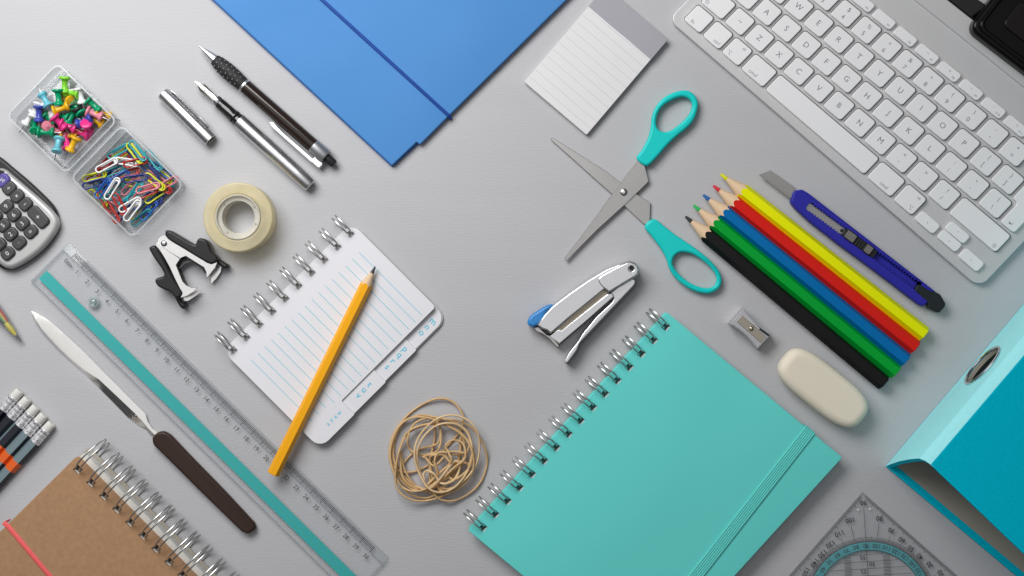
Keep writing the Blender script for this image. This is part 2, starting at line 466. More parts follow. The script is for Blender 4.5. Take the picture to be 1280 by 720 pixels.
def fountain():
    T = Thing('fountain_pen', 'uncapped brushed silver fountain pen with a bare pointed nib', 'pen', 244, 101.5, 42.2, 9)
    r = 8.2
    B = MB()
    nib = rpoly([(0, 0), (6, 2.2), (13, 4.9), (20, 4.4), (36, 3.2), (36, -3.2), (20, -4.4), (13, -4.9), (6, -2.2)], 0.6)
    B.slab(nib, r+2.2, r+3.4, 0.4, zf=lambda x, y: -0.09*y*y)
    B.lathe([(8, 0.4), (16, 2.4), (36, 4.4)], (0, 0, r-2.6), (1, 0, 0), m=1)
    B.bar(2, 0, 17, 0, 0.35, r+3.6, 1); B.sheet(circle(18, 0, 0.9, 12), r+3.62, 1)
    B.build('nib', [mat('nib_steel', (0.80, 0.78, 0.73), 0.2, 1.0, 0.02), M_black], T)
    B = MB(); B.lathe([(34, 5.4), (35, 6.4), (40, 6.6), (41, 6.2)], (0, 0, r), (1, 0, 0)); B.build('collar', M_chrome, T)
    B = MB(); B.lathe([(40.5, 6.2), (46, 6.5), (64, 7.1), (65, 7.6), (68, 7.7), (69, 7.2), (70, 7.6), (74, 7.7)], (0, 0, r), (1, 0, 0)); B.build('grip_section', mat('gloss_black', (0.012, 0.012, 0.013), 0.12, 0, 0.1, coat=0.5), T)
    B = MB(); B.lathe([(73.5, 7.6), (74, 8.7), (120, 8.8), (170, 8.4), (192, 7.8), (194.3, 7.2), (195, 5.6)], (0, 0, r), (1, 0, 0), n=40); B.build('barrel', M_steelpen, T)
    fatten(T, 1.12)
    T = Thing('pen_cap', 'short brushed silver pen cap with a slim clip, lying alone', 'pen cap', 203.6, 116.3, 44.6, 9)
    B = MB(); B.lathe([(0, 6.5), (0.6, 8.2), (2, 8.8), (80, 9.3), (84, 9.2), (84.6, 8.4), (84.0, 7.4), (70, 7.2)], (0, 0, 9.3), (1, 0, 0), n=40); B.build('cap_tube', M_steelpen, T)
    B = MB(); B.lathe([(79, 7.2), (82, 7.2)], (0, 0, 9.3), (1, 0, 0)); B.build('liner', mat('cap_liner', (0.12, 0.12, 0.10), 0.5), T)
    B = MB(); B.slab(rpoly([(6, 7.4), (6, 10.6), (14, 11.4), (52, 11.2), (58, 12.0), (70, 11.2), (72, 9.6), (58, 10.0), (14, 9.7)], 0.8), 9.0, 14.5, 0.8); B.build('clip', mat('clip_dark_steel', (0.30, 0.30, 0.31), 0.25, 1.0), T)
M_steelpen = mat('brushed_pen_steel', (0.66, 0.66, 0.67), 0.33, 1.0, 0.05, 30, 0.03, 3000, stretch=(14, 1, 1))
fountain()

# ------------------------------------------------------------------ tape roll
def tape():
    T = Thing('tape_roll', 'roll of yellowish clear sticky tape lying flat on a white core', 'tape', 298, 271.5, 0, 28)
    mt = clear('tape_layers', (0.975, 0.93, 0.77), 0.42, (0.90, 0.82, 0.57), 0.8, 0.3)
    B = MB(); B.slab(circle(0, 0, 43.6, 72), 0.4, 33, 2.0, holes=[circle(0, 0, 28.6, 56)], seg=3, rb=1.5)
    B.build('tape_winding', mt, T)
    mc = clear('white_core_plastic', (0.97, 0.955, 0.91), 0.50, (0.90, 0.87, 0.78), 0.8, 0.25)
    B = MB(); B.slab(circle(0, 0, 28.3, 56), 1, 34, 0.6, holes=[circle(0, 0, 26.2, 56)])
    B.slab(circle(0, 0, 26.3, 56), 1, 29, 0.6, holes=[circle(0, 0, 20.3, 56)])
    for a in (0.55, 2.4, 4.1, 5.9):
        B.slab(circle(23.3*math.cos(a), 23.3*math.sin(a), 1.3, 10), 29.0, 29.4, 0.1, m=1)
    B.build('core', [mc, mat('core_mark', (0.30, 0.29, 0.25), 0.6)], T)
tape()

# ------------------------------------------------------------------ staple remover
def remover():
    T = Thing('staple_remover', 'black handled staple remover with shiny pronged steel jaws', 'staple remover', 238, 335, 0, 12)
    o = (180, 280, 6.0)
    st = mat('jaw_steel', (0.92, 0.91, 0.89), 0.2, 1.0, 0.02)
    gr = mat('remover_grip', (0.020, 0.020, 0.020), 0.33, 0, 0.15, 60, 0.03, 2000)
    up = [(98, 120), (112, 98), (140, 80), (160, 82), (182, 106), (300, 182), (400, 240), (470, 288), (505, 300), (552, 283), (532, 330), (500, 370), (468, 410), (465, 362), (448, 325), (410, 302), (313, 241), (292, 248), (272, 258), (190, 205), (150, 178), (110, 150)]
    lo = [(150, 180), (190, 207), (270, 262), (255, 285), (240, 308), (265, 370), (290, 430), (318, 460), (358, 477), (402, 477), (372, 510), (322, 540), (270, 556), (286, 522), (258, 465), (230, 410), (190, 322), (150, 250), (115, 195), (86, 162), (88, 138), (104, 134)]
    upb = [(505, 300), (552, 285), (582, 312), (576, 360), (542, 410), (500, 450), (503, 400), (520, 362), (535, 325), (490, 340), (470, 330), (410, 305), (300, 240), (180, 160), (160, 82), (182, 106), (400, 240)]
    lob = [(286, 522), (270, 556), (288, 580), (332, 578), (392, 537), (432, 500), (395, 504), (330, 520), (300, 500), (265, 430), (210, 300), (150, 190), (86, 162), (115, 195), (190, 322), (258, 465)]
    for top, bot, grip, tail, web in (
        (up, upb,
         [(160, 62), (175, 45), (215, 60), (300, 110), (350, 140), (385, 152), (400, 122), (424, 105), (470, 125), (490, 158), (512, 212), (552, 252), (546, 282), (505, 300), (440, 272), (300, 187), (200, 127), (168, 96)],
         [(540, 248), (600, 285), (634, 308), (624, 334), (588, 326), (548, 285)],
         [(165, 92), (300, 184), (440, 270), (500, 298), (550, 283), (547, 276), (500, 288), (440, 262), (300, 176), (168, 84)]),
        (lo, lob,
         [(40, 178), (74, 160), (98, 178), (120, 215), (160, 290), (200, 370), (250, 455), (288, 512), (276, 542), (240, 556), (200, 512), (150, 490), (105, 466), (84, 428), (100, 405), (152, 385), (130, 330), (82, 262), (50, 208)],
         [(236, 545), (278, 540), (292, 580), (320, 608), (300, 636), (275, 622), (252, 585)],
         [(96, 178), (160, 290), (250, 455), (286, 520), (270, 555), (262, 550), (276, 520), (242, 458), (152, 294), (88, 184)])):
        B = MB()
        B.slab(T.tr(top, *o, 22), 20.2, 21.8, 0.5, seg=1)
        B.slab(T.tr(bot, *o, 6), 4.4, 6, 0.4, seg=1)
        B.slab(T.tr(web, *o, 14), 4.6, 21.2, 0.3, seg=1)
        B.build('jaw', st, T)
        B = MB()
        g = catmull(T.tr(grip, *o, 22), 3)
        B.slab(g, 2, 24.5, 2.6, seg=3, rb=1.5)
        B.slab(catmull(T.tr(tail, *o, 10), 3), 0.6, 15, 3, seg=3, rb=1)
        B.build('grip', gr, T, smooth=60)
    dk = mat('remover_lining', (0.012, 0.012, 0.012), 0.5)
    B = MB()
    B.slab(T.tr([(285, 250), (313, 238), (414, 299), (452, 324), (467, 362), (457, 366), (440, 336), (405, 312), (318, 254), (280, 268)], *o, 16), 6.5, 20.0, 0.2, seg=1)
    B.slab(T.tr([(292, 246), (313, 240), (318, 252), (278, 270), (254, 310), (300, 424), (318, 458), (300, 452), (272, 395), (240, 310), (268, 262)], *o, 16), 6.5, 20.0, 0.2, seg=1)
    B.build('inner_channel', dk, T)
    p = T.tr([(150, 146)], *o, 22)[0]
    B = MB(); B.lathe([(0, 3.8), (1.2, 3.8), (2.2, 2.8), (2.6, 1)], (p[0], p[1], 21.5), (0, 0, 1)); B.build('hinge_pin', M_chrome, T)
    q0 = T.tr([(262, 330)], *o, 12)[0]; q1 = T.tr([(350, 275)], *o, 12)[0]
    B = MB(); B.tube([(q0[0], q0[1], 12), ((q0[0]+q1[0])/2-1, (q0[1]+q1[1])/2+2, 12), (q1[0], q1[1], 12)], 1.0); B.build('spring', M_steel, T)
remover()
# ------------------------------------------------------------------ hinged clear box, push pins, paper clips
def clear_box():
    T = Thing('plastic_box', 'open hinged clear plastic box, pins in one half and clips in the other', 'box', 120, 187, 44, 14)
    rim = clear('clear_rim', (0.93, 0.94, 0.945), 0.20, (0.85, 0.87, 0.88), 0.8, 0.22)
    side = clear('clear_side', (0.965, 0.97, 0.975), 0.06, (0.85, 0.87, 0.87), 0.8, 0.2)
    for cx, wx, nm in ((-53.5, 103, 'tray'), (58.5, 107, 'tray')):
        B = MB()
        B.slab(rrect(cx, 0, wx-1, 90, 7), 0.3, 2.0, 0.3)
        o = rrect(cx, 0, wx, 91, 8); i = rrect(cx, 0, wx-3.6, 87.4, 7)
        B.slab(o, 2.1, 27, 0.4, holes=[i], m=1)
        t = B.build(nm, [M_clear, side], T)
        B = MB(); B.slab(rrect(cx, 0, wx+0.8, 91.8, 8.5), 26.5, 28.2, 0.4, holes=[rrect(cx, 0, wx-3.6, 87.4, 7)]); B.build('rim', rim, t)
        B = MB()
        s = 1 if cx < 0 else -1
        B.slab(rrect(cx+s*(wx/2-9), 0, 1.6, 86, 0.5), 2.2, 26, 0.3)
        B.build('divider', rim, t)
    B = MB()
    for y in (-28, 28): B.tube([(1.5, y-9, 16), (1.5, y+9, 16)], 2.0, n=10)
    B.slab(rrect(1.5, 0, 6, 84, 1), 13.5, 14.6, 0.3)
    B.build('hinge', side, T)
clear_box()

PIN_COL = {'lime green': (0.22, 0.62, 0.04), 'green': (0.0, 0.30, 0.13), 'white': (0.74, 0.74, 0.74), 'light blue': (0.14, 0.48, 0.58),
           'yellow': (0.75, 0.42, 0.012), 'dark blue': (0.04, 0.06, 0.36), 'black': (0.015, 0.02, 0.02), 'light pink': (0.72, 0.24, 0.31), 'hot pink': (0.68, 0.03, 0.22)}
PINM = {}
def pin_mesh(col):
    if col not in PINM:
        m = mat('pin_'+col.replace(' ', '_'), PIN_COL[col], 0.25, 0, 0.02, coat=0.3, sss=0.1)
        B = MB()
        B.lathe([(-10.0, 4.6), (-9.6, 6.4), (-8.8, 6.9), (-7.6, 6.9), (-6.8, 6.0), (-5.8, 3.9), (-2, 3.2), (3.5, 3.4), (5.2, 4.6), (6, 5.7), (7.6, 5.9), (8.6, 5.4), (9.2, 2.2)], (0, 0, 0), (0, 0, 1), n=20)
        a = B.build('push_pin', m, k=1, smooth=50)
        B = MB(); B.lathe([(9.0, 0.75), (18.5, 0.62), (22, 0.1)], (0, 0, 0), (0, 0, 1), n=8)
        b = B.build('needle', M_chrome, k=1); b.parent = a
        PINM[col] = (a, b); return a, b
    a, b = PINM[col]
    a2 = a.copy(); COL.objects.link(a2); b2 = b.copy(); COL.objects.link(b2); b2.parent = a2
    return a2, b2

# colour, zoomed x, y in the pin half, picture angle of the needle end, tilt (90 = needle straight down), height, where
PINS = [
 ('white', 150, 380, 130, 15, 9, 'lying lowest in the corner farthest from the clips'),
 ('green', 185, 435, 75, -60, 12, 'head up at the rim next to the calculator'),
 ('green', 365, 365, 200, 20, 7, 'half hidden under the centre of the heap'),
 ('green', 290, 385, 40, 20, 6, 'buried below the dark blue upright one'),
 ('green', 430, 365, 300, 10, 7, 'buried beside the black one'),
 ('white', 430, 240, 80, 20, 7, 'lying beneath the lime green pair'),
 ('yellow', 395, 250, 20, -50, 9, 'standing on its head behind the big green one'),
 ('black', 492, 352, 60, 35, 9, 'the only black one'),
 ('green', 470, 312, 230, 25, 10, 'lying over the black one'),
 ('hot pink', 500, 475, 200, 20, 7, 'under the round pink head next to the hinge'),
 ('light pink', 345, 470, 20, 25, 8, 'half under the hot pink pair'),
 ('yellow', 415, 490, 10, 10, 6, 'lowest near the hinge rim'),
 ('hot pink', 395, 530, 250, 25, 8, 'between the light blue and yellow ones by the rim'),
 ('white', 270, 330, 40, 20, 8, 'lying between the dark blue and green ones'),
 ('yellow', 592, 392, 30, 20, 8, 'under the light pink one at the corner'),
 ('yellow', 640, 348, 20, 40, 10, 'at the corner nearest the pen cap'),
 ('white', 188, 330, 110, -25, 14, 'leaning on the dark blue upright one'),
 ('light pink', 255, 425, 20, -70, 13, 'head up above the long green one'),
 ('lime green', 432, 208, 190, 20, 14, 'lower of the lime green pair'),
 ('lime green', 385, 155, 95, 20, 17, 'topmost at the outer corner of the heap'),
 ('white', 490, 230, 80, 15, 15, 'beside the lime green pair with its needle bare'),
 ('light blue', 255, 255, 238, 15, 16, 'lying across the outer rim'),
 ('green', 343, 240, 88, 12, 18, 'largest looking, upright on top of the heap'),
 ('yellow', 362, 312, 338, 8, 16, 'lying flat on top below the big green one'),
 ('dark blue', 213, 350, 92, 10, 17, 'lying upright by the white ones'),
 ('green', 580, 292, 42, 10, 16, 'long one along the rim facing the pens'),
 ('light pink', 585, 350, 22, 10, 17, 'lying by the hinge corner'),
 ('hot pink', 350, 408, 48, 22, 17, 'on top in the middle of the heap'),
 ('hot pink', 408, 432, 20, 15, 13, 'lying behind the bare needle'),
 ('dark blue', 512, 398, 158, 6, 18, 'with a long bare needle across the heap'),
 ('hot pink', 535, 440, 100, 72, 15, 'round head up by the hinge rim'),
 ('green', 262, 470, 2, 5, 16, 'lying level in front of the pink ones'),
 ('light blue', 338, 558, 95, -35, 16, 'standing at the corner nearest the calculator'),
 ('yellow', 438, 552, 120, 12, 17, 'lying over the hinge rim'),
]
for col, x, y, ang, tilt, z, where in PINS:
    px, py = x/4.8, 70+y/4.8
    # pull the heap a little towards the tray centre so nothing pokes through the walls
    px = 80+(px-79)*0.90; py = 146.5+(py-147)*0.90
    a, b = pin_mesh(col)
    q = Thing('push_pin', '%s plastic push pin %s' % (col, where), 'push pin', px, py, 0, z, 'push pins heaped in the clear box', z=z, solo=True)
    q.place(a)
    th = -math.radians(ang); t = math.radians(tilt)
    d = Vector((math.cos(th)*math.cos(t), math.sin(th)*math.cos(t), -math.sin(t)*0.6))
    a.rotation_mode = 'QUATERNION'; a.rotation_quaternion = d.to_track_quat('Z', 'Y')
    a.scale = (1.1, 1.1, 1.08)

CLIP_COL = {'turquoise': (0.02, 0.34, 0.40), 'yellow': (0.62, 0.66, 0.02), 'teal': (0.02, 0.28, 0.33), 'blue': (0.02, 0.10, 0.40), 'red': (0.42, 0.025, 0.02),
            'white': (0.80, 0.80, 0.80), 'navy blue': (0.015, 0.035, 0.20), 'pink': (0.65, 0.22, 0.27)}
CLIPM = {}
def clip_obj(col):
    if col not in CLIPM:
        m = mat('clip_'+col.replace(' ', '_'), CLIP_COL[col], 0.25, 0, 0.02, coat=0.3)
        L, w = 15, 4.1
        P = []
        def arc(cx, cy, r, a0, a1, z0, z1, n=9):
            for k in range(n+1):
                a = math.radians(a0+(a1-a0)*k/n); P.append((cx+r*math.cos(a), cy+r*math.sin(a), z0+(z1-z0)*k/n))
        P.append((-7, w*0.72, 0))
        arc(9.3, 0, w*0.72, 90, -90, 0, 0.2)
        arc(-10.8, 0.5, w*0.9, -90, -270, 0.4, 1.4)
        arc(11.4, 0.3, w*0.95, 90, -90, 1.4, 1.0)
        P.append((-5, -w*0.66, 0.2))
        B = MB(); B.tube(P, 1.12, n=7)
        CLIPM[col] = B.build('paper_clip', m, k=1, smooth=60); return CLIPM[col]
    o = CLIPM[col].copy(); COL.objects.link(o); return o

CLIPS = [
 ('turquoise', 500, 250, 20, 6, 'half hidden below the red one near the pen side'),
 ('red', 330, 240, -35, 6, 'half hidden below the topmost white one'),
 ('navy blue', 260, 350, -50, 7, 'half hidden under the teal one'),
 ('yellow', 380, 380, 10, 6, 'half hidden under the level navy one'),
 ('white', 350, 300, -30, 8, 'half hidden in the middle under the red ones'),
 ('blue', 520, 560, -50, 6, 'half hidden at the bottom corner by the front wall'),
 ('pink', 300, 500, 30, 6, 'half hidden beneath the hairpin shaped red one'),
 ('turquoise', 620, 420, -40, 7, 'half hidden at the corner beneath the pink one'),
 ('teal', 200, 420, 60, 6, 'half hidden by the calculator side wall'),
 ('yellow', 185, 480, 42, 4, 'lowest along the side by the calculator'),
 ('yellow', 470, 560, -40, 4, 'on the bottom near the front wall'),
 ('teal', 470, 605, -38, 5, 'lowest by the wall facing the staple remover'),
 ('navy blue', 540, 530, -38, 5, 'pressed along the front wall'),
 ('navy blue', 600, 455, -38, 6, 'by the front wall near the pen side corner'),
 ('yellow', 560, 462, -35, 9, 'by the front wall'),
 ('red', 235, 500, 56, 6, 'deep beside the long red one'),
 ('navy blue', 350, 560, -60, 6, 'deep under the pair of white ones'),
 ('pink', 400, 400, -45, 8, 'buried in the middle'),
 ('turquoise', 300, 440, -40, 7, 'buried under the blue ones'),
 ('blue', 480, 500, -42, 7, 'buried under the pink and red ones'),
 ('red', 230, 270, -50, 7, 'buried by the hinge corner'),
 ('yellow', 350, 190, -32, 8, 'under the turquoise one by the hinge'),
 ('navy blue', 420, 200, 50, 9, 'under the yellow one by the pen side wall'),
 ('pink', 560, 350, 32, 9, 'below the yellow one at the pen side'),
 ('blue', 600, 300, 35, 11, 'along the wall facing the pens'),
 ('yellow', 600, 330, 35, 9, 'beneath the blue one at the pen side wall'),
 ('red', 180, 330, -40, 10, 'peeping out under the white one'),
 ('turquoise', 320, 178, -30, 15, 'topmost next to the hinge'),
 ('red', 380, 318, -14, 13, 'lying level across the middle'),
 ('teal', 290, 305, -20, 14, 'across the heap below the white pair'),
 ('yellow', 165, 338, -14, 15, 'sticking out at the corner by the calculator'),
 ('navy blue', 165, 385, -16, 15, 'sticking out below the yellow one'),
 ('navy blue', 525, 305, 46, 15, 'standing out on the pen side of the heap'),
 ('blue', 320, 350, -32, 14, 'lying beside the teal one'),
 ('navy blue', 430, 352, -8, 18, 'lying level on top in the centre'),
 ('yellow', 552, 372, 38, 16, 'on top near the pen side corner'),
 ('red', 590, 400, 28, 13, 'under the pink one at the corner'),
 ('pink', 635, 385, -30, 14, 'at the corner farthest from the pins'),
 ('red', 495, 450, -24, 15, 'on top near the front wall'),
 ('pink', 510, 415, -16, 17, 'on top beside the navy one'),
 ('turquoise', 430, 440, -56, 15, 'steep one in the middle of the heap'),
 ('turquoise', 380, 495, -38, 14, 'beside the pair of white ones'),
 ('blue', 225, 415, -52, 16, 'steep one next to the tall white one'),
 ('red', 325, 515, 62, 18, 'hairpin shaped on top'),
 ('red', 275, 570, 56, 13, 'long one down the side by the calculator'),
 ('white', 395, 522, -30, 17, 'lying over another white one at the front'),
 ('white', 410, 560, -54, 19, 'nearest the front wall'),
 ('white', 282, 418, -58, 20, 'steep one on top by the blue ones'),
 ('white', 370, 245, 8, 19, 'lying level above the red one'),
 ('red', 430, 248, -14, 20, 'across the top next to a level white one'),
 ('white', 245, 268, -28, 21, 'topmost near the hinge'),
 ('turquoise', 545, 232, 50, 19, 'along the top of the pen side wall'),
 ('yellow', 425, 186, 52, 20, 'topmost near the pen side, with a turquoise one inside'),
 ('turquoise', 442, 172, 51, 22, 'nested in the topmost yellow one'),
]
for i, (col, x, y, ang, z, where) in enumerate(CLIPS):
    px, py = 80+x/4.8, 150+y/4.8
    px = 159+(px-158)*0.93; py = 229+(py-229)*0.93
    o = clip_obj(col)
    q = Thing('paper_clip', '%s coated paper clip %s' % (col, where), 'paper clip', px, py, ang, z, 'coloured paper clips in the clear box', z=z+1.5, solo=True)
    q.place(o)
    o.rotation_euler = (random.uniform(-.22, .22), random.uniform(-.08, .08), o.rotation_euler[2])

# ------------------------------------------------------------------ calculator
def calculator():
    T = Thing('calculator', 'silver pocket calculator with dark oval keys, cut off by the edge', 'calculator', 30, 268, -42, 14)
    o = (0, 190, 4.5)
    face = T.tr([(-190, 262), (-60, 120), (-10, 90), (30, 99), (62, 126), (150, 200), (240, 278), (300, 338), (326, 385), (322, 424), (290, 480), (228, 552), (150, 612), (80, 650), (42, 655), (0, 635), (-100, 545), (-230, 430), (-280, 370)], *o, 16)
    base = T.tr([(-210, 240), (-60, 60), (-20, 20), (30, 50), (65, 80), (180, 178), (300, 298), (332, 372), (330, 420), (296, 486), (232, 558), (152, 620), (82, 658), (40, 662), (0, 645), (-110, 560), (-240, 440), (-290, 370)], *o, 6)
    sil = mat('silver_plastic', (0.47, 0.47, 0.465), 0.4, 0.3, 0.03, 60, 0.03, 3000)
    B = MB(); B.slab(catmull(base, 3), 0.4, 10, 3, seg=3, rb=1.5); B.build('body', M_black, T, smooth=60)
    B = MB(); B.slab(catmull(face, 3), 7, 16, 5.5, seg=5); f = B.build('face_plate', sil, T, smooth=60)
    km = mat('grey_key', (0.06, 0.06, 0.062), 0.35, 0, 0.08)
    pm = mat('purple_key', (0.095, 0.075, 0.30), 0.35, 0, 0.08)
    leg = mat('key_legend', (0.70, 0.70, 0.70), 0.6)
    def key(lbl, x, y, w=18, d=14.6, mm=km, size=8):
        c = T.tr([(x, y)], *o, 20)[0]
        B = MB()
        B.slab(rrect(c[0], c[1], w, d, 5.2, 5), 15.2, 20, 2.4, seg=3)
        B.text(lbl, size, c[0], c[1], 20.06, 0, 1)
        B.build('key', [mm, leg], T, smooth=60)
    for lbl, x, y in (('\u00f7', 48, 203), ('\u00d7', 93, 247), ('\u2212', 140, 293), ('9', 33, 305), ('6', 75, 353), ('3', 123, 402), ('=', 170, 448), ('2', 57, 462), ('.', 105, 510), ('0', 40, 570), ('5', 15, 412), ('1', -8, 520), ('8', -30, 362), ('4', -50, 470)):
        key(lbl, x, y)
    key('%', 12, 158, mm=pm)
    key('+', 212, 365, 17, 30, size=9)
    # dark window strip towards the display
    B = MB(); B.slab(rpoly([T.tr([p], *o, 17)[0] for p in ((-10, 95), (30, 108), (-90, 225), (-130, 200))], 3), 15, 17, 0.6)
    B.build('display_window', mat('display_black', (0.015, 0.016, 0.018), 0.1, coat=0.4), T)
calculator()

# ------------------------------------------------------------------ ruler
def ruler():
    T = Thing('ruler', 'clear thirty centimetre ruler with a teal stripe and black scale', 'ruler', 85.8, 303, 44.6, 4)
    bev = clear('ruler_bevel', (0.90, 0.92, 0.925), 0.05, (0.50, 0.53, 0.55), 1.0)
    body = clear('ruler_plastic', (0.985, 0.988, 0.99), 0.006, (0.75, 0.77, 0.78), 0.5)
    edge = clear('ruler_edge', (0.80, 0.83, 0.84), 0.10, (0.75, 0.78, 0.8), 1.0)
    teal = mat('teal_stripe', (0.045, 0.40, 0.385), 0.4, 0, 0.03)
    W = 562; D = 68
    B = MB()
    # main plate, bevel wedge, edge walls
    B.slab([(0.6, -D+0.6), (W-.6, -D+.6), (W-.6, -11), (.6, -11)], 0.5, 5.2, 0, sm=2, bm=0)
    b = B.add([(0.6, -11, 5.2), (W-.6, -11, 5.2), (W-.6, 0, 1.8), (.6, 0, 1.8)]); B.face((b, b+1, b+2, b+3), 1)
    b = B.add([(0.6, 0, 1.8), (W-.6, 0, 1.8), (W-.6, 0, 0.5), (.6, 0, 0.5)]); B.face((b, b+1, b+2, b+3), 2)
    for x in (0.6, W-.6):
        b = B.add([(x, -11, 5.2), (x, 0, 1.8), (x, 0, .5), (x, -11, .5)]); B.face((b, b+1, b+2, b+3), 2)
    # raised lips at both long edges and ends
    for (x0, y0, x1, y1) in ((0, -D+1.2, W, -D+1.2), (1.2, -D, 1.2, -1), (W-1.2, -D, W-1.2, -1)): B.bar(x0, y0, x1, y1, 2.4, 5.35, 2)
    B.bar(0, -D+5.4, W, -D+5.4, 0.9, 5.3, 2); B.bar(4, -12, W, -12, 0.8, 5.3, 2)
    # scale
    x0 = 16.2; mm = 1.7453
    for i in range(301):
        x = x0+i*mm
        l = 8.6 if i % 10 == 0 else (7.2 if i % 5 == 0 else 5.6)
        y1 = -2.6-l
        za = 1.8+3.4*2.6/11+0.25; zb = min(5.2, 1.8+3.4*(-y1)/11)+0.25
        w = 0.75 if i % 10 == 0 else 0.5
        b = B.add([(x-w/2, -2.6, za), (x+w/2, -2.6, za), (x+w/2, y1, zb), (x-w/2, y1, zb)]); B.face((b, b+1, b+2, b+3), 3)
    for i in range(31):
        B.text('0cm' if i == 0 else str(i), 7.6, x0+i*10*mm+(2 if i == 0 else 0), -18.2, 5.4, 0, 3)
    B.bar(5.5, -51.2, W-8, -51.2, 14.4, 5.36, 4)
    B.build('scale_plate', [body, bev, edge, M_ink, teal], T, smooth=20)
    c = T.L(117, 377.5, 6)
    B = MB(); B.lathe([(0, 7.2), (1.5, 7.2), (2.4, 6.6), (2.5, 5.0), (1.8, 4.4), (1.8, 0.5)], (c[0], c[1], 5.3), (0, 0, 1))
    B.ball((c[0], c[1], 7.0), 4.4, 4.4, 3.2, half=True)
    B.build('knob', clear('knob_plastic', (0.80, 0.86, 0.86), 0.18, (0.7, 0.76, 0.76), 2.2), T, smooth=50)
ruler()

# ------------------------------------------------------------------ letter opener
def opener():
    T = Thing('letter_opener', 'steel letter opener with a pointed blade and dark wooden handle', 'letter opener', 190, 537, 46, 8)
    o = (0, 300, 1.715)
    bl = mat('opener_blade', (0.90, 0.885, 0.85), 0.16, 1.0, 0.03)
    A = [(39.4, 389), (48, 392.5), (56, 397), (64.7, 402.9), (85.5, 421.7), (96, 431.5), (107.8, 442.5), (124.6, 460), (144.7, 480), (165.5, 501), (181.5, 517), (184.3, 526.7), (190.5, 535.7), (198, 541)]
    C = [(40.2, 391), (45, 400.5), (52, 411), (59, 419), (74, 435), (82, 442.5), (92, 451.5), (106, 463), (124, 474.5), (148, 497), (169, 517), (180, 528.6), (186, 536), (195, 545)]
    D = [(40, 392), (44, 401.3), (51, 412), (58, 420.2), (73, 436.2), (81, 444), (91, 453.6), (103, 465), (119, 480.2), (141, 502.5), (160, 522), (173, 531.6), (182, 535.8), (192, 547)]
    B = MB(); n = len(A)
    za = [5.3]*n; zc = [6.3]*n; zd = [4.8, 4.8, 4.8, 4.6, 4.3, 3.4, 2.2, 0.8, 0.6, 0.6, 0.6, 1.0, 2.0, 4.0]
    def row(P, z): return B.add([T.L(q[0], q[1], h)+(h,) for q, h in zip(P, z)])
    Bm = [(a[0]*.42+c[0]*.58, a[1]*.42+c[1]*.58) for a, c in zip(A, C)]
    zb = [5.6, 6.0, 6.5, 6.7, 6.7, 6.6, 6.5, 6.3, 6.2, 6.0, 6.0, 6.0, 6.0, 6.0]
    ra, rm, rc, rd, r0 = row(A, za), row(Bm, zb), row(C, zc), row(D, zd), row(A, [2.5]*n)
    r1 = row(D, [max(0.3, z-1.5) for z in zd])
    for i in range(n-1):
        for p, q in ((ra, rm), (rm, rc), (rc, rd), (rd, r1), (r1, r0), (r0, ra)): B.face((p+i, p+i+1, q+i+1, q+i))
    B.build('blade', bl, T, smooth=12)
    hw = mat('dark_wood', (0.036, 0.018, 0.012), 0.42, 0, 0.5, 55, 0.25, 500, stretch=(0.2, 3, 3))
    hp = [T.L(x/2, 360+y/2, 8) for x, y in ((381, 376), (390, 362), (408, 357), (425, 365), (472, 415), (560, 505), (637, 588), (641, 600), (622, 615), (605, 609), (500, 507), (418, 425), (383, 391))]
    B = MB(); B.slab(rpoly(hp, [2, 3, 3, 4, 15, 15, 2, 2, 2.5, 2, 15, 15, 3]), 0.6, 11, 3, seg=4, rb=3); B.build('handle', hw, T, smooth=60)
opener()

# ------------------------------------------------------------------ hexagonal pencils
def hexr(phi, R, ph):
    a = (phi-ph) % (PI/3)
    return R*math.cos(PI/6)/math.cos(a-PI/6)

def hex_pencil(T, L, R, body, wood, lead, cone=34, leadlen=9, z=None, tip_r=0.9, tail_mat=None, yaw=0):
    """sharpened pencil along +x from its tip; the scalloped paint edge is where cone and hexagon really meet"""
    z0 = R*math.cos(PI/6) if z is None else z
    n = 48; ph = 0.0
    slope = (R*0.98)/cone
    def pt(t, r, phi): return (t, r*math.cos(phi), z0+r*math.sin(phi))
    B = MB(); angs = [2*PI*k/n for k in range(n)]
    edge = B.add([pt(hexr(a, R, ph)/slope, hexr(a, R, ph), a) for a in angs])
    end = B.add([pt(L-0.5, hexr(a, R, ph), a) for a in angs])
    end2 = B.add([pt(L, hexr(a, R, ph)-0.5, a) for a in angs])
    B.ring(edge, end, n, 0); B.ring(end, end2, n, 0); B.face([end2+i for i in range(n)], 0)
    barrel = B.build('barrel', body, T, smooth=25)
    B = MB()
    a0 = B.add([pt(leadlen, slope*leadlen, a) for a in angs])
    a1 = B.add([pt(hexr(a, R, ph)/slope*0.999, hexr(a, R, ph)*0.999, a) for a in angs])
    B.ring(a0, a1, n, 0); B.build('wood_cone', wood, T, smooth=60)
    B = MB(); B.lathe([(0, tip_r*0.5), (0.6, tip_r), (leadlen, slope*leadlen)], (0, 0, z0), (1, 0, 0), n=24); B.build('lead', lead, T, smooth=60)
    return barrel

M_wood = mat('pencil_wood', (0.74, 0.54, 0.35), 0.65, 0, 0.10, 60, 0.1, 800, stretch=(0.15, 4, 4))

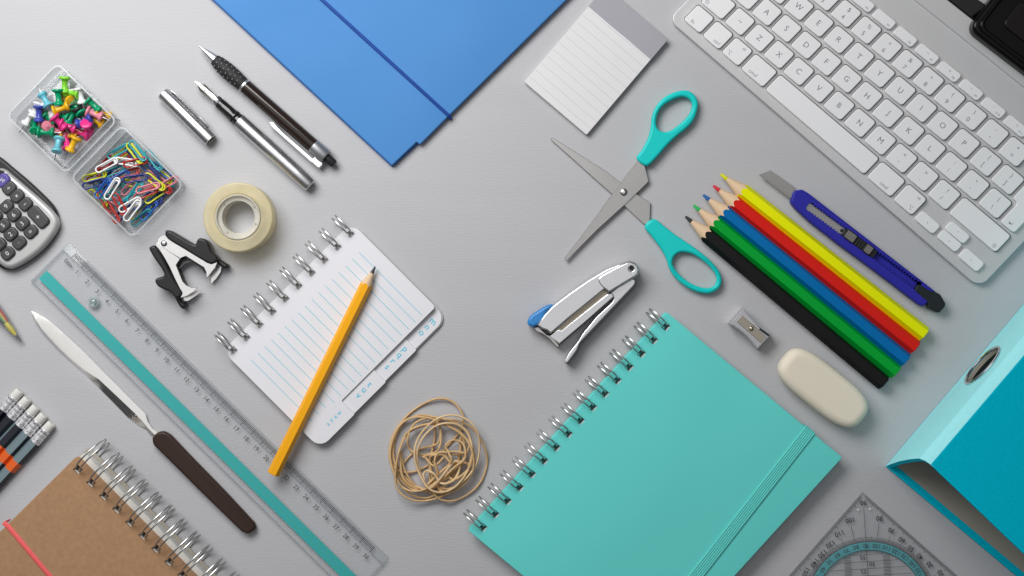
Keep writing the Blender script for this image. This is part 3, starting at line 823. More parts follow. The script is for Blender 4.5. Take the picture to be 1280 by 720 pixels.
def colour_pencils():
    data = [('black', (0.012, 0.011, 0.012), (0.03, 0.03, 0.03), (856.7, 270.5), (1105, 479), 'black colouring pencil, nearest the white eraser'),
            ('green', (0.0, 0.36, 0.035), (0.02, 0.45, 0.10), (866.7, 256.5), (1120, 465), 'green colouring pencil lying between the black and blue ones'),
            ('blue', (0.0, 0.15, 0.43), (0.02, 0.12, 0.38), (878.8, 243.5), (1132, 450.5), 'blue colouring pencil in the middle of the row of five'),
            ('red', (0.70, 0.015, 0.010), (0.62, 0.03, 0.05), (891.5, 232), (1144, 434.5), 'red colouring pencil lying between the blue and yellow ones'),
            ('yellow', (0.86, 0.88, 0.0), (0.66, 0.66, 0.01), (900.8, 217.7), (1155, 418), 'yellow colouring pencil, nearest the blue cutter')]
    for nm, c, lc, a, b, label in data:
        ang = math.degrees(math.atan2(b[1]-a[1], b[0]-a[0])); L = math.hypot(b[0]-a[0], b[1]-a[1])
        T = Thing('coloured_pencil', label, 'pencil', a[0], a[1], ang, 9, 'colouring pencils laid side by side')
        hex_pencil(T, L, 10.4, mat('paint_'+nm, c, 0.38, 0, 0.02, 40, 0.02, 300, spec=0.12), M_wood, mat('lead_'+nm, lc, 0.6, 0, 0.1), 36, 10, z=9.3, tip_r=1.6)
colour_pencils()

def eraser_pencils():
    ends = [(25.3, 488.5), (35.2, 498.4), (45.7, 508.7), (55.4, 518.6), (65.1, 529.3)]
    grey = mat('grey_blue_paint', (0.175, 0.24, 0.265), 0.35, 0, 0.03, coat=0.2)
    dark = mat('dark_paint', (0.010, 0.013, 0.022), 0.3, 0, 0.03, coat=0.2)
    org = mat('orange_band', (0.78, 0.13, 0.02), 0.4, 0, 0.03)
    rub = mat('white_rubber', (0.68, 0.67, 0.63), 0.75, 0, 0.06, 60, 0.2, 900)
    fer = mat('dimpled_ferrule', (0.84, 0.84, 0.86), 0.38, 0.6, 0.04, 60, 0.2, 330)
    labs = ['all black eraser tipped pencil, farthest from the kraft notebook', 'black eraser tipped pencil, second from the outer side of the bundle',
            'black pencil with one grey blue side and white eraser, middle of five', 'grey blue pencil with black stripes, orange band and white eraser',
            'grey blue eraser tipped pencil with orange band, nearest the kraft notebook']
    cols = [(dark, dark, 0), (dark, dark, 0), (dark, grey, 0), (grey, dark, 0), (grey, dark, 0)]
    for i, (e, lab) in enumerate(zip(ends, labs)):
        T = Thing('eraser_pencil', lab, 'pencil', e[0], e[1], 132.8, 7, 'pencils with white erasers in a row')
        r = 6.7; z = 6.9
        B = MB(); B.lathe([(0, 4.6), (0.8, 5.6), (2, 6.0), (12, 6.1)], (0, 0, z), (1, 0, 0)); B.build('eraser', rub, T)
        B = MB(); B.lathe([(11, 6.3), (11.6, 6.7), (15, 6.6), (15.6, 6.2), (16.6, 6.2), (17.2, 6.7), (20, 6.6), (20.8, 6.2), (22, 6.2), (22.6, 6.8), (31.5, 6.9), (32, 6.5)], (0, 0, z), (1, 0, 0))
        for q in range(10):
            a = math.radians(20+q*36+i*13)
            for t in (13.3, 26.5): B.ball((t+(q % 2)*1.2, 6.5*math.cos(a), z+6.5*math.sin(a)), 0.9, 0.9, 0.9, 1, 8)
        B.build('ferrule', [fer, mat('ferrule_dimple', (0.12, 0.12, 0.13), 0.4, 0.8)], T)
        A, Bm, off = cols[i]
        B = MB(); n = 6; ph = 0
        rows = []
        for t in (31.8, 64, 64, 78, 78, 240):
            rows.append(B.add([(t, 7.7*math.cos(2*PI*q/6+ph), z+7.7*math.sin(2*PI*q/6+ph)) for q in range(6)]))
        for q in range(6):
            mm = {0: 1, 1: 0, 2: 0}.get(q, 1) if i != 2 else {2: 1}.get(q, 0)
            for s0, s1, band in ((0, 1, 0), (2, 3, 1), (4, 5, 0)):
                m_ = 2 if (band and i >= 2) else mm
                j = (q+1) % 6; B.face((rows[s0]+q, rows[s0]+j, rows[s1]+j, rows[s1]+q), m_)
        B.face([rows[0]+q for q in range(6)], 1); B.face([rows[5]+q for q in range(6)], 1)
        B.build('barrel', [A, Bm, org], T, smooth=20)
eraser_pencils()

def clear_pen():
    T = Thing('clear_ballpoint', 'tip of a clear multicolour ballpoint cut off by the edge, beside the letter opener', 'pen', 27, 427, 231, 8)
    cl = clear('pen_clear', (0.86, 0.87, 0.87), 0.12, (0.75, 0.76, 0.76), 1.6)
    z = 8.2
    B = MB(); B.lathe([(0, 0.7), (1.2, 1.2), (8, 1.9), (9, 2.4), (11, 2.6)], (0, 0, z), (1, 0, 0), n=16); B.build('tip', M_steel, T)
    B = MB(); B.lathe([(9, 2.9), (22, 5.4), (40, 7.4), (60, 8.0), (160, 8.0)], (0, 0, z), (1, 0, 0)); B.build('barrel', cl, T)
    B = MB(); B.lathe([(10, 1.8), (20, 3.4), (30, 3.0), (33, 1.2)], (0, 0.5, z), (1, 0, 0), n=14); B.build('plug', mat('yellow_plug', (0.75, 0.62, 0.03), 0.35), T)
    for nm, y, zz, c in (('red', -4.2, z+1.5, (0.55, 0.04, 0.03)), ('green', 1.2, z+3, (0.03, 0.30, 0.10)), ('yellow', -1.6, z+2.6, (0.7, 0.5, 0.1)), ('dark', 4.4, z+1, (0.05, 0.05, 0.06))):
        B = MB(); B.tube([(31, y*0.5, zz-1), (40, y, zz), (160, y, zz)], 1.5, n=8); B.build('refill', mat('refill_'+nm, c, 0.35), T)
clear_pen()

# ------------------------------------------------------------------ kraft notebook
def kraft():
    T = Thing('kraft_notebook', 'brown kraft notebook with wide wire rings and a coral elastic band', 'notebook', 99, 567, 45.3, 24)
    card = mat('kraft_card', (0.425, 0.25, 0.138), 0.85, 0, 0.22, 330, 0.08, 500, spec=0.1)
    W, D = 380, 300
    xs = [13+i*23.2 for i in range(15)]
    holes = [rect_hole(x, -15.5, 9, 8.5) for x in xs]
    B = MB(); B.slab(rpoly([(0, -D), (W, -D), (W, 9), (0, 9)], [3, 3, 3, 5]), 2, 4.6, 0.4); B.build('back_cover', mat('back_board', (0.40, 0.37, 0.31), 0.85, 0, 0.08, 120), T)
    B = MB(); B.slab(rpoly([(2.5, -D+3), (W-3, -D+3), (W-3, 4.5), (2.5, 4.5)], [1, 1, 1, 4]), 5, 20, 0.5, sm=1, holes=[rect_hole(x, -14.5, 8.5, 7) for x in xs])
    B.build('pages', [mat('cream_paper', (0.74, 0.72, 0.66), 0.8, 0, 0.02), M_page], T)
    B = MB(); B.slab(rpoly([(0, -D), (W, -D), (W, -3), (0, -3)], [3, 3, 3, 5]), 20.6, 24, 0.6, holes=holes); B.build('front_cover', card, T)
    wire_loops(T, xs, 15, 35, 22, 21, 6.0, 1.05, lean=-0.045)
    a = T.L(-40, 610, 25); b = T.L(10, 658, 25); c = T.L(62, 720, 25); d = T.L(120, 790, 25)
    el = mat('coral_elastic', (0.86, 0.13, 0.13), 0.6, 0, 0.06, 400, 0.3, 4000)
    e = T.L(6.5, 654, 20)
    B = MB(); B.tube([(e[0]-1.2, e[1], 4), (e[0]-1.2, e[1], 22.5), (b[0], b[1], 24.8), (c[0], c[1], 24.8), (d[0], d[1], 24.8)], 0, n=10, flat=(3.0, 1.0)); B.build('elastic_band', el, T)
kraft()

# ------------------------------------------------------------------ white index pad and the yellow pencil on it
def index_pad():
    T = Thing('index_notepad', 'white spiral address notepad with blue lines and lettered index tabs', 'notepad', 278, 439, -44.9, 10)
    W, D = 228, 170
    xs = [11+i*22.9 for i in range(10)]
    cy = mat('cyan_print', (0.16, 0.56, 0.68), 0.7)
    tx = mat('tab_print', (0.10, 0.55, 0.74), 0.7)
    paper = mat('pad_paper', (0.77, 0.765, 0.80), 0.75, 0, 0.012, 40, 0.05, 1500)
    hs = lambda: [rect_hole(x, -9, 7.2, 7.5) for x in xs]
    B = MB(); B.slab(rrect(W/2, -D/2, W, D, 15, 6), 1.0, 3.4, 0.5); B.build('back_cover', mat('pad_back', (0.66, 0.66, 0.68), 0.6), T)
    # pages: each index section steps back further along the lower edge
    tabs = [('w x y z', 0, 62, 9.6), ('t u v', 62, 118, 8.0), ('p q r s', 118, 173, 6.4), ('m n o', 173, 228, 4.8)]
    cut = 21
    B = MB(); B.slab(rrect(W/2, -D/2+.5, W-1.5, D-2, 15, 6), 3.5, 4.9, 0.15, sm=1, holes=hs()); p = B.build('pages', [paper, M_page], T)
    for i, (t, x0, x1, z) in enumerate(tabs[1:3], 1):
        B = MB()
        yo = {118: -1.6, 173: -0.2}[x1]
        shp = rpoly([(1, -1), (1, -D+yo), (x1, -D+yo), (x1, -D+cut), (W-1, -D+cut), (W-1, -1)], [15, 15, 2, 1, 6, 15], 5)
        zz = 4.9+(3-i)*2.1
        B.slab(shp, zz-2.05, zz, 0.15, sm=1, holes=hs()); B.build('tab_page', [paper, M_page], T)
    B = MB()
    shp = rpoly([(0.5, 0), (.5, -D-2.6), (62, -D-2.6), (62, -D+cut), (W, -D+cut), (W, 0)], [15, 15, 2, 1, 4, 15], 5)
    B.slab(shp, 9.15, 11.4, 0.2, sm=1, holes=hs())
    for i in range(17): B.bar(18+i*11.9, -33, 18+i*11.9, -D+25+(4 if i < 3 else 0), 0.75, 11.45, 2)
    zt = 10.05
    B.build('top_page', [paper, M_page, cy], T)
    B = MB()
    for t, x0, x1, z in tabs:
        z = {0: 11.47, 62: 9.15, 118: 7.05, 173: 4.95}[x0]
        chars = t.split(); n = len(chars)
        sp = 10.0 if t != 'w x y z' else 6.5; xm = (x0+x1)/2+(8 if x0 == 0 else 0)
        for q, ch in enumerate(chars):
            # letters stand along the edge, read from the ring side down
            B.text(ch, 11.5 if x0 else 7.5, xm+(q-(n-1)/2)*-sp+0, -D+cut*0.5+(1 if x0 else 2), z, -PI/2 if x0 else 0.0, 0, bold=0.012)
    B.build('tab_letters', tx, p)
    wire_loops(T, xs, 9, 21, 13, 11, 5.4, 1.05, lean=0.08)
    return T
index_pad()

def yellow_pencil():
    a, b = (469.2, 333), (340.8, 594)
    ang = math.degrees(math.atan2(b[1]-a[1], b[0]-a[0])); L = math.hypot(b[0]-a[0], b[1]-a[1])
    T = Thing('yellow_pencil', 'sharpened orange yellow wooden pencil lying across the white notepad', 'pencil', a[0], a[1], ang, 18, z=11.7)
    hex_pencil(T, L*0.995, 7.8, mat('orange_yellow_paint', (0.93, 0.42, 0.006), 0.3, 0, 0.02, spec=0.2), M_wood, mat('graphite', (0.05, 0.05, 0.055), 0.35, 0.4), 27, 9.5)
yellow_pencil()
# ------------------------------------------------------------------ rubber bands
def rubber_bands():
    o = (470, 480, 4.5)
    m1 = mat('tan_rubber', (0.64, 0.43, 0.215), 0.42, 0, 0.10, 120, 0.05, 1500, sss=0.15)
    m2 = mat('pale_rubber', (0.72, 0.52, 0.30), 0.42, 0, 0.10, 120, 0.05, 1500, sss=0.15)
    loops = [
     ([(75, 400), (95, 290), (190, 165), (330, 85), (430, 100), (490, 180), (470, 270), (400, 350), (330, 430), (230, 490), (140, 490), (90, 450)], 4, 'widest rubber band, looping out at the top of the loose heap'),
     ([(625, 430), (600, 330), (530, 240), (430, 200), (330, 215), (330, 300), (300, 480), (330, 620), (420, 658), (520, 620), (595, 540)], 6, 'rubber band that loops farthest towards the turquoise notebook'),
     ([(240, 300), (330, 205), (430, 176), (530, 215), (580, 310), (565, 450), (480, 560), (380, 610), (300, 590), (240, 500), (215, 400)], 19, 'pale rubber band lying on top of the whole heap'),
     ([(115, 480), (130, 370), (180, 270), (290, 225), (400, 235), (480, 290), (500, 380), (470, 460), (380, 520), (280, 590), (190, 600), (130, 560)], 12, None),
     ([(110, 500), (120, 590), (190, 650), (290, 660), (400, 620), (500, 560), (550, 460), (520, 330), (420, 240), (290, 230), (180, 280), (130, 380)], 14, None),
     ([(80, 380), (130, 240), (230, 180), (340, 190), (440, 215), (515, 270), (525, 340), (480, 460), (400, 560), (300, 640), (190, 620), (110, 520)], 9, None),
     ([(180, 300), (220, 220), (300, 195), (355, 230), (365, 320), (340, 380), (260, 400), (190, 370)], 10, 'small round rubber band near the upper middle of the heap'),
     ([(270, 410), (350, 390), (440, 380), (500, 390), (460, 400), (400, 400), (330, 460), (280, 420)], 13, None),
     ([(390, 350), (430, 320), (490, 340), (500, 420), (440, 470), (380, 530), (320, 590), (280, 580), (350, 510), (420, 440), (410, 390)], 16, None),
     ([(265, 520), (290, 490), (330, 510), (370, 560), (440, 540), (470, 470), (450, 435), (410, 470), (340, 560), (290, 590)], 18, None),
     ([(140, 380), (160, 480), (220, 570), (320, 620), (430, 600), (530, 520), (555, 420), (530, 330), (480, 300), (470, 400), (430, 500), (330, 570), (230, 590), (150, 520)], 8, None),
     ([(330, 430), (350, 390), (400, 385), (420, 430), (400, 500), (440, 540), (520, 480), (540, 400), (500, 530), (420, 610), (350, 590), (345, 500)], 15, None),
     ([(100, 330), (160, 210), (260, 185), (350, 220), (350, 330), (240, 370), (160, 440), (130, 520), (200, 590), (290, 600), (200, 560), (110, 460)], 7, None),
     ([(230, 420), (260, 310), (340, 235), (440, 225), (520, 290), (540, 400), (510, 500), (430, 590), (340, 610), (270, 560)], 17, None),
     ([(300, 440), (320, 400), (380, 400), (430, 450), (480, 440), (530, 470), (480, 560), (400, 590), (330, 560)], 12, None),
    ]
    for i, (pts, z, lab) in enumerate(loops):
        T = Thing('rubber_band', lab or 'tan rubber band tangled among others inside the loose heap', 'rubber band', 546, 565, 0, 0, 'tan rubber bands in a loose heap', solo=True)
        p = catmull(T.tr(pts, *o, z), 6)
        ph = random.uniform(0, 6); n = len(p)
        path = [(x, y, max(1.8, z*0.8+3.0*math.sin(2*PI*k/n*2+ph)+1.5*math.sin(2*PI*k/n*5+ph*2))) for k, (x, y) in enumerate(p)]
        B = MB(); B.tube(path, 0, closed=True, n=8, flat=(1.35, 1.75))
        B.build('rubber_band', m2 if i in (2, 9, 13) else m1, thing=T, smooth=60)
rubber_bands()

# ------------------------------------------------------------------ mini stapler lying on its side
def stapler():
    T = Thing('mini_stapler', 'small chrome stapler with a blue front tab lying on its side', 'stapler', 735, 385, 0, 16)
    o = (640, 300, 4.235)
    pl = mat('plated_cover', (0.74, 0.74, 0.75), 0.22, 0.9, 0.02)
    tr = lambda p, z: T.tr(p, *o, z)
    cover = tr([(133, 448), (175, 392), (215, 350), (300, 285), (400, 215), (500, 155), (560, 131), (622, 110), (655, 120), (674, 150), (666, 182), (640, 205), (515, 278), (488, 262), (400, 335), (300, 415), (205, 497), (186, 479), (160, 470)], 24)
    B = MB(); B.slab(cover, 4, 24, 1.8, seg=3, rb=1); B.build('top_cover', pl, T, smooth=60)
    br = tr([(454, 212), (470, 190), (545, 150), (622, 113), (658, 128), (674, 155), (662, 186), (515, 275), (472, 243)], 27)
    B = MB(); B.slab(rpoly(br, [4, 6, 1, 4, 3, 4, 3, 2, 4]), 3, 26.5, 1.4, seg=3, holes=[circle(*tr([(632, 152)], 27)[0], 3.3, 16)])
    b = B.build('side_bracket', pl, T, smooth=60)
    c = tr([(632, 152)], 26)[0]
    B = MB(); B.lathe([(0, 3.2), (21, 3.2)], (c[0], c[1], 3.2), (0, 0, 1), n=18); B.build('pivot_pin', M_blackmatte, b)
    core = tr([(165, 478), (210, 500), (480, 280), (500, 262), (540, 300), (400, 430), (246, 562), (236, 570), (192, 520)], 14)
    B = MB(); B.slab(core, 3.5, 13, 0.6, seg=1); B.build('inner_body', M_black, T)
    drk = tr([(655, 214), (662, 222), (652, 246), (525, 385), (378, 540), (362, 556), (350, 590), (298, 660), (282, 652), (350, 560), (370, 528), (520, 370)], 11)
    B = MB(); B.slab(drk, 3.5, 11.5, 0.6, seg=1); B.build('base_channel', mat('dark_steel', (0.10, 0.11, 0.11), 0.35, 0.9), T)
    mag = tr([(200, 508), (246, 474), (262, 480), (500, 290), (530, 280), (541, 300), (400, 425), (250, 552)], 20)
    B = MB(); B.slab(mag, 6, 20, 1.2, seg=2, rb=1); B.build('magazine', pl, T)
    inner = tr([(215, 488), (480, 262), (512, 280), (262, 488)], 17)
    B = MB(); B.slab(inner, 7, 17, 0.4, seg=1); B.build('inner_rail', mat('brass_grey', (0.42, 0.37, 0.29), 0.35, 0.6), T)
    arm = tr([(560, 250), (640, 203), (656, 213), (652, 236), (520, 375), (372, 532), (358, 547), (346, 582), (292, 655), (277, 645), (302, 598), (350, 538), (376, 494), (450, 405), (536, 325), (540, 300), (520, 280)], 19)
    B = MB(); B.slab(rpoly(arm, [1, 2, 3, 3, 1, 4, 3, 3, 4, 4, 2, 3, 3, 1, 3, 2, 1]), 5, 19, 1.4, seg=2, rb=1); B.build('base_arm', pl, T)
    fr = tr([(112, 462), (140, 458), (186, 500), (206, 505), (252, 558), (240, 572), (195, 522), (160, 497), (130, 486)], 15)
    B = MB(); B.slab(fr, 3, 15, 1, seg=1); B.build('front_plate', M_steel, T)
    bk = tr([(160, 474), (186, 470), (208, 492), (196, 502), (176, 498)], 21)
    B = MB(); B.slab(bk, 6, 21, 0.8, seg=1); B.build('catch', M_black, T)
    blu = catmull(tr([(82, 442), (88, 418), (104, 396), (135, 376), (172, 352), (205, 341), (224, 348), (214, 360), (190, 374), (176, 392), (168, 420), (146, 440), (120, 460), (98, 458)], 22), 3)
    B = MB(); B.slab(blu, 4, 22, 3.5, seg=3, rb=2); B.build('front_tab', mat('blue_plastic', (0.035, 0.24, 0.60), 0.35, 0, 0.03, coat=0.2), T, smooth=60)
stapler()

# ------------------------------------------------------------------ turquoise notebook
def turquoise_notebook():
    T = Thing('spiral_notebook', 'large turquoise wire bound notebook closed with a ribbed elastic strap', 'notebook', 585, 663, -47.7, 20)
    W, D = 369, 285
    xs = [14.5+i*22.65 for i in range(16)]
    cv = mat('turquoise_cover', (0.14, 0.71, 0.66), 0.42, 0, 0.02, 18, 0.04, 900, rvar=0.04, spec=0.25)
    undulate(cv, 8, 0.004)
    hs = [rect_hole(x, -12, 8.4, 8) for x in xs]
    B = MB(); B.slab(rrect(W/2, -D/2, W, D, 2, 2), 1.2, 3.4, 0.4); B.build('back_cover', cv, T)
    B = MB(); B.slab(rrect(W/2, -D/2, W-5, D-4, 2, 2), 3.5, 17, 0.3, holes=[rect_hole(x, -11, 8, 7) for x in xs], sm=1); B.build('pages', [M_white, M_page], T)
    B = MB(); B.slab(rrect(W/2, -D/2, W, D, 2, 2), 17.2, 20, 0.8, holes=hs, seg=3); B.build('front_cover', cv, T)
    wire_loops(T, xs, 11, 18, 17, 13, 6.0, 1.0, lean=0.08)
    # ribbed elastic strap right across, wrapping over both edges
    p = T.L(1009.5, 540.5, 21); ys = p[1]
    st = mat('turquoise_elastic', (0.14, 0.70, 0.65), 0.55, 0, 0.06, 500, 0.3, 4000, stretch=(1, 10, 1))
    q = T.L(869, 720, 21); sl = (q[1]-p[1])/(q[0]-p[0])
    B = MB()
    for k in range(6):
        dy = -6.4+k*2.56
        xa, xb = -1.6, W+1.2
        ya = ys+dy+sl*(xa-p[0]); yb = ys+dy+sl*(xb-p[0])
        B.tube([(xa, ya, 3), (xa, ya, 19.8), (xa+1.2, ya, 21.0), (W*.5, (ya+yb)/2, 21.0), (xb-1.2, yb, 21.0), (xb, yb, 19.8), (xb, yb, 3)], 0, n=8, flat=(1.36, 1.1))
    B.build('elastic_strap', st, T)
    for ch in T.root.children:                    # the covers sit slightly askew on the wire
        if ch.name.split('.')[0] in ('wire_loop',): continue
        for v in ch.data.vertices: v.co.x -= 0.047*v.co.y
turquoise_notebook()

# ------------------------------------------------------------------ snap-off cutter
def cutter():
    T = Thing('utility_knife', 'dark blue snap off cutter with its blade out and a black knurled slider', 'cutter', 991, 247, 36.3, 12)
    o5 = (940, 200, 5.5375); o6 = (1070, 290, 6.546)
    bl = mat('cutter_blue', (0.028, 0.027, 0.34), 0.38, 0, 0.03, 50, 0.02, 900, spec=0.15)
    steel = mat('cutter_blade', (0.42, 0.41, 0.40), 0.34, 1.0, 0.08, 40, 0.05, 2000)
    body = [(283, 228), (300, 212), (346, 203), (388, 226)]
    P = T.tr(body, *o5, 13)+T.tr([(660, 492)], *o6, 13)
    low = T.tr([(640, 560), (588, 578), (548, 612), (505, 588), (300, 430), (60, 250)], *o6, 13)+T.tr([(600, 585), (400, 428), (300, 335), (268, 292)], *o5, 13)
    out = P+low
    # slot with saw teeth on both sides
    s0 = T.tr([(398, 300)], *o5, 13)[0]; s1 = T.tr([(520, 440)], *o6, 13)[0]
    xa, xb = s0[0], s1[0]; ym = (s0[1]+s1[1])/2-2.5
    hw = 5.6
    slot = [(xa, ym-hw), (xa, ym+hw)]
    x = xa+5
    up = []; dn = []
    while x < xb-5:
        up += [(x, ym+hw), (x+1.6, ym+hw-2.1), (x+3.2, ym+hw)]; dn += [(x, ym-hw), (x+1.6, ym-hw+2.1), (x+3.2, ym-hw)]; x += 4.2
    slot = [(xa, ym-hw*0.6), (xa+3, ym-hw)]+dn+[(xb, ym-hw), (xb, ym+hw)]+up[::-1]+[(xa+3, ym+hw), (xa, ym+hw*0.6)]
    outr = rpoly(out, [1, 1, 1.5, 3]+[3]+[2]*len(low), 3)
    B = MB(); B.slab(outr, 7.0, 14, 2.6, holes=[slot], seg=3, hf=0.15); B.slab(outr, 0.4, 6.9, 0, rb=1.5); B.box((xa+xb)/2, ym, 6.9, 7.3, xb-xa+6, 13)
    B.build('body', bl, T, smooth=40)
    bp = T.tr([(50, 104), (128, 72), (300, 193), (264, 266)], *o5, 9)
    ax = T.L(1060, 298, 9)
    B = MB(); B.slab(bp, 7.6, 8.8, 0.3, seg=1)
    B.slab([(bp[3][0]-3, ym-4.8), (ax[0]+12, ym-4.8), (ax[0]+12, ym+4.8), (bp[3][0]-3, ym+4.8)], 7.5, 8.7, 0.2, seg=1)
    e0, e1 = bp[0], bp[3]
    d = Vector((e1[0]-e0[0], e1[1]-e0[1])).normalized(); n = Vector((-d.y, d.x))
    b = B.add([(e0[0], e0[1], 8.2), (e1[0], e1[1], 8.2), (e1[0]+n.x*2.2, e1[1]+n.y*2.2, 8.95), (e0[0]+n.x*2.0, e0[1]+n.y*2.0, 8.95)]); B.face((b, b+1, b+2, b+3), 1)
    hc = T.tr([(618, 495)], *o5, 9)[0]
    B.sheet(circle(hc[0], ym+0.5, 2.3, 16), 8.85, 2)
    B.build('blade', [steel, mat('honed_edge', (0.75, 0.74, 0.72), 0.3, 1.0), M_black], T)
    kn = knurl_mat('knurled_black', (0.02, 0.02, 0.02), (0.34, 0.32, 0.29), 1500)
    a0 = T.tr([(648, 505)], *o5, 16)[0][0]; a1 = T.tr([(850, 640)], *o5, 16)[0][0]
    L = a1-a0
    B = MB()
    B.slab(rrect((a0+a1)/2, ym, L+6, 11.5, 3), 9, 15, 1.2)
    B.slab(rrect(a0+L*0.17, ym, L*0.36, 12.4, 2.5), 15, 17.4, 1.2, m=1, sm=0)
    B.slab(rrect(a0+L*0.80, ym, L*0.26, 12.4, 2.5), 15, 17.4, 1.2, m=1, sm=0)
    for k in range(3): B.slab(rrect(a0+L*(0.43+k*0.085), ym, 2, 11.5, .8), 15, 16.2, 0.6)
    B.build('slider', [M_black, kn], T)
    ec = T.tr([(500, 432), (520, 425), (590, 470), (655, 492), (690, 512), (735, 588), (722, 618), (682, 660), (655, 655), (592, 618), (588, 578), (474, 480)], *o6, 13)
    B = MB(); B.slab(rpoly(ec, 1.5), 0.8, 14.6, 2, rb=1.5); B.build('end_cap', mat('end_black', (0.012, 0.017, 0.02), 0.4), T)
cutter()

# ------------------------------------------------------------------ sharpener and eraser
def sharpener():
    T = Thing('pencil_sharpener', 'small silver metal pencil sharpener with one screwed blade', 'sharpener', 937.3, 410.6, 42.5, 12)
    mg = mat('cast_magnesium', (0.64, 0.64, 0.66), 0.40, 0.9, 0.05, 200, 0.25, 1700)
    L, Wd = 47, 26
    def waist(z):
        P = []
        for s in (-1, 1):
            n = 10
            for k in range(n+1):
                x = (-L/2+L*k/n) if s < 0 else (L/2-L*k/n)
                t = abs(x)/(L/2)
                y = s*(Wd/2-3.0*(1-t*t)**1.0-0.0)
                P.append((x, y))
        return P
    B = MB(); B.slab(waist(0), 0.4, 20, 0.9, seg=2, zf=lambda x, y: 0)
    for s in (-1, 1):                     # ribbed grips down both sides
        for k in range(15):
            x = -L/2+3+k*(L-6)/14; t = abs(x)/(L/2); y = s*(Wd/2-3.0*(1-t*t))
            B.tube([(x, y, 1), (x, y, 18.6)], 0.75, n=6)
    # conical bore seen at the wide end
    B.build('body', mg, T)
    B = MB(); B.lathe([(0, 5.6), (0.4, 5.6)], (L/2-0.1, 0, 10), (1, 0, 0), n=24); B.build('bore', M_black, T)
    B = MB(); B.slab([(-2, 5.0), (L/2-1, 7.4), (L/2-1, 10.4), (-2, 7.4)], 20.02, 20.3, 0.05, seg=1); B.build('shaving_slot', M_black, T)
    B = MB(); B.slab([(-19, -5.4), (21, -4.6), (21, 5.6), (-19, 4.8)], 20.1, 21.4, 0.3, seg=1)
    B.build('blade', mat('sharpener_blade', (0.50, 0.45, 0.38), 0.36, 1.0, 0.05, 30), T)
    B = MB(); B.slab([(-17, 5.2), (8, 5.9), (8, 7.6), (-17, 6.8)], 20.1, 21.2, 0.2, seg=1); B.build('blade_edge', M_chrome, T)
    B = MB(); B.lathe([(0, 3.1), (1, 3.1), (2, 2.2), (2.3, 1)], (0.5, 0.2, 21.2), (0, 0, 1), n=18); B.bar(-1.9, -0.8, 2.9, 1.2, 0.8, 23.6, 1); B.build('screw', [mat('brass_screw', (0.62, 0.56, 0.40), 0.25, 1.0), M_black], T)
sharpener()

def eraser():
    T = Thing('white_eraser', 'cream white rounded block eraser beside the colouring pencils', 'eraser', 1028.5, 485, 38.5, 14, solo=True)
    a, b, n = 62.5, 27.5, 96
    P = []
    for k in range(n):
        t = 2*PI*k/n; c, s = math.cos(t), math.sin(t)
        P.append((a*abs(c)**(2/3.6)*(1 if c > 0 else -1), b*abs(s)**(2/3.0)*(1 if s > 0 else -1)))
    B = MB(); B.slab(P, 0.3, 27, 11, seg=6, rb=8)
    B.build('white_eraser', mat('cream_rubber', (0.85, 0.77, 0.63), 0.62, 0, 0.03, 40, 0.06, 900, sss=0.2), thing=T, smooth=80)
eraser()

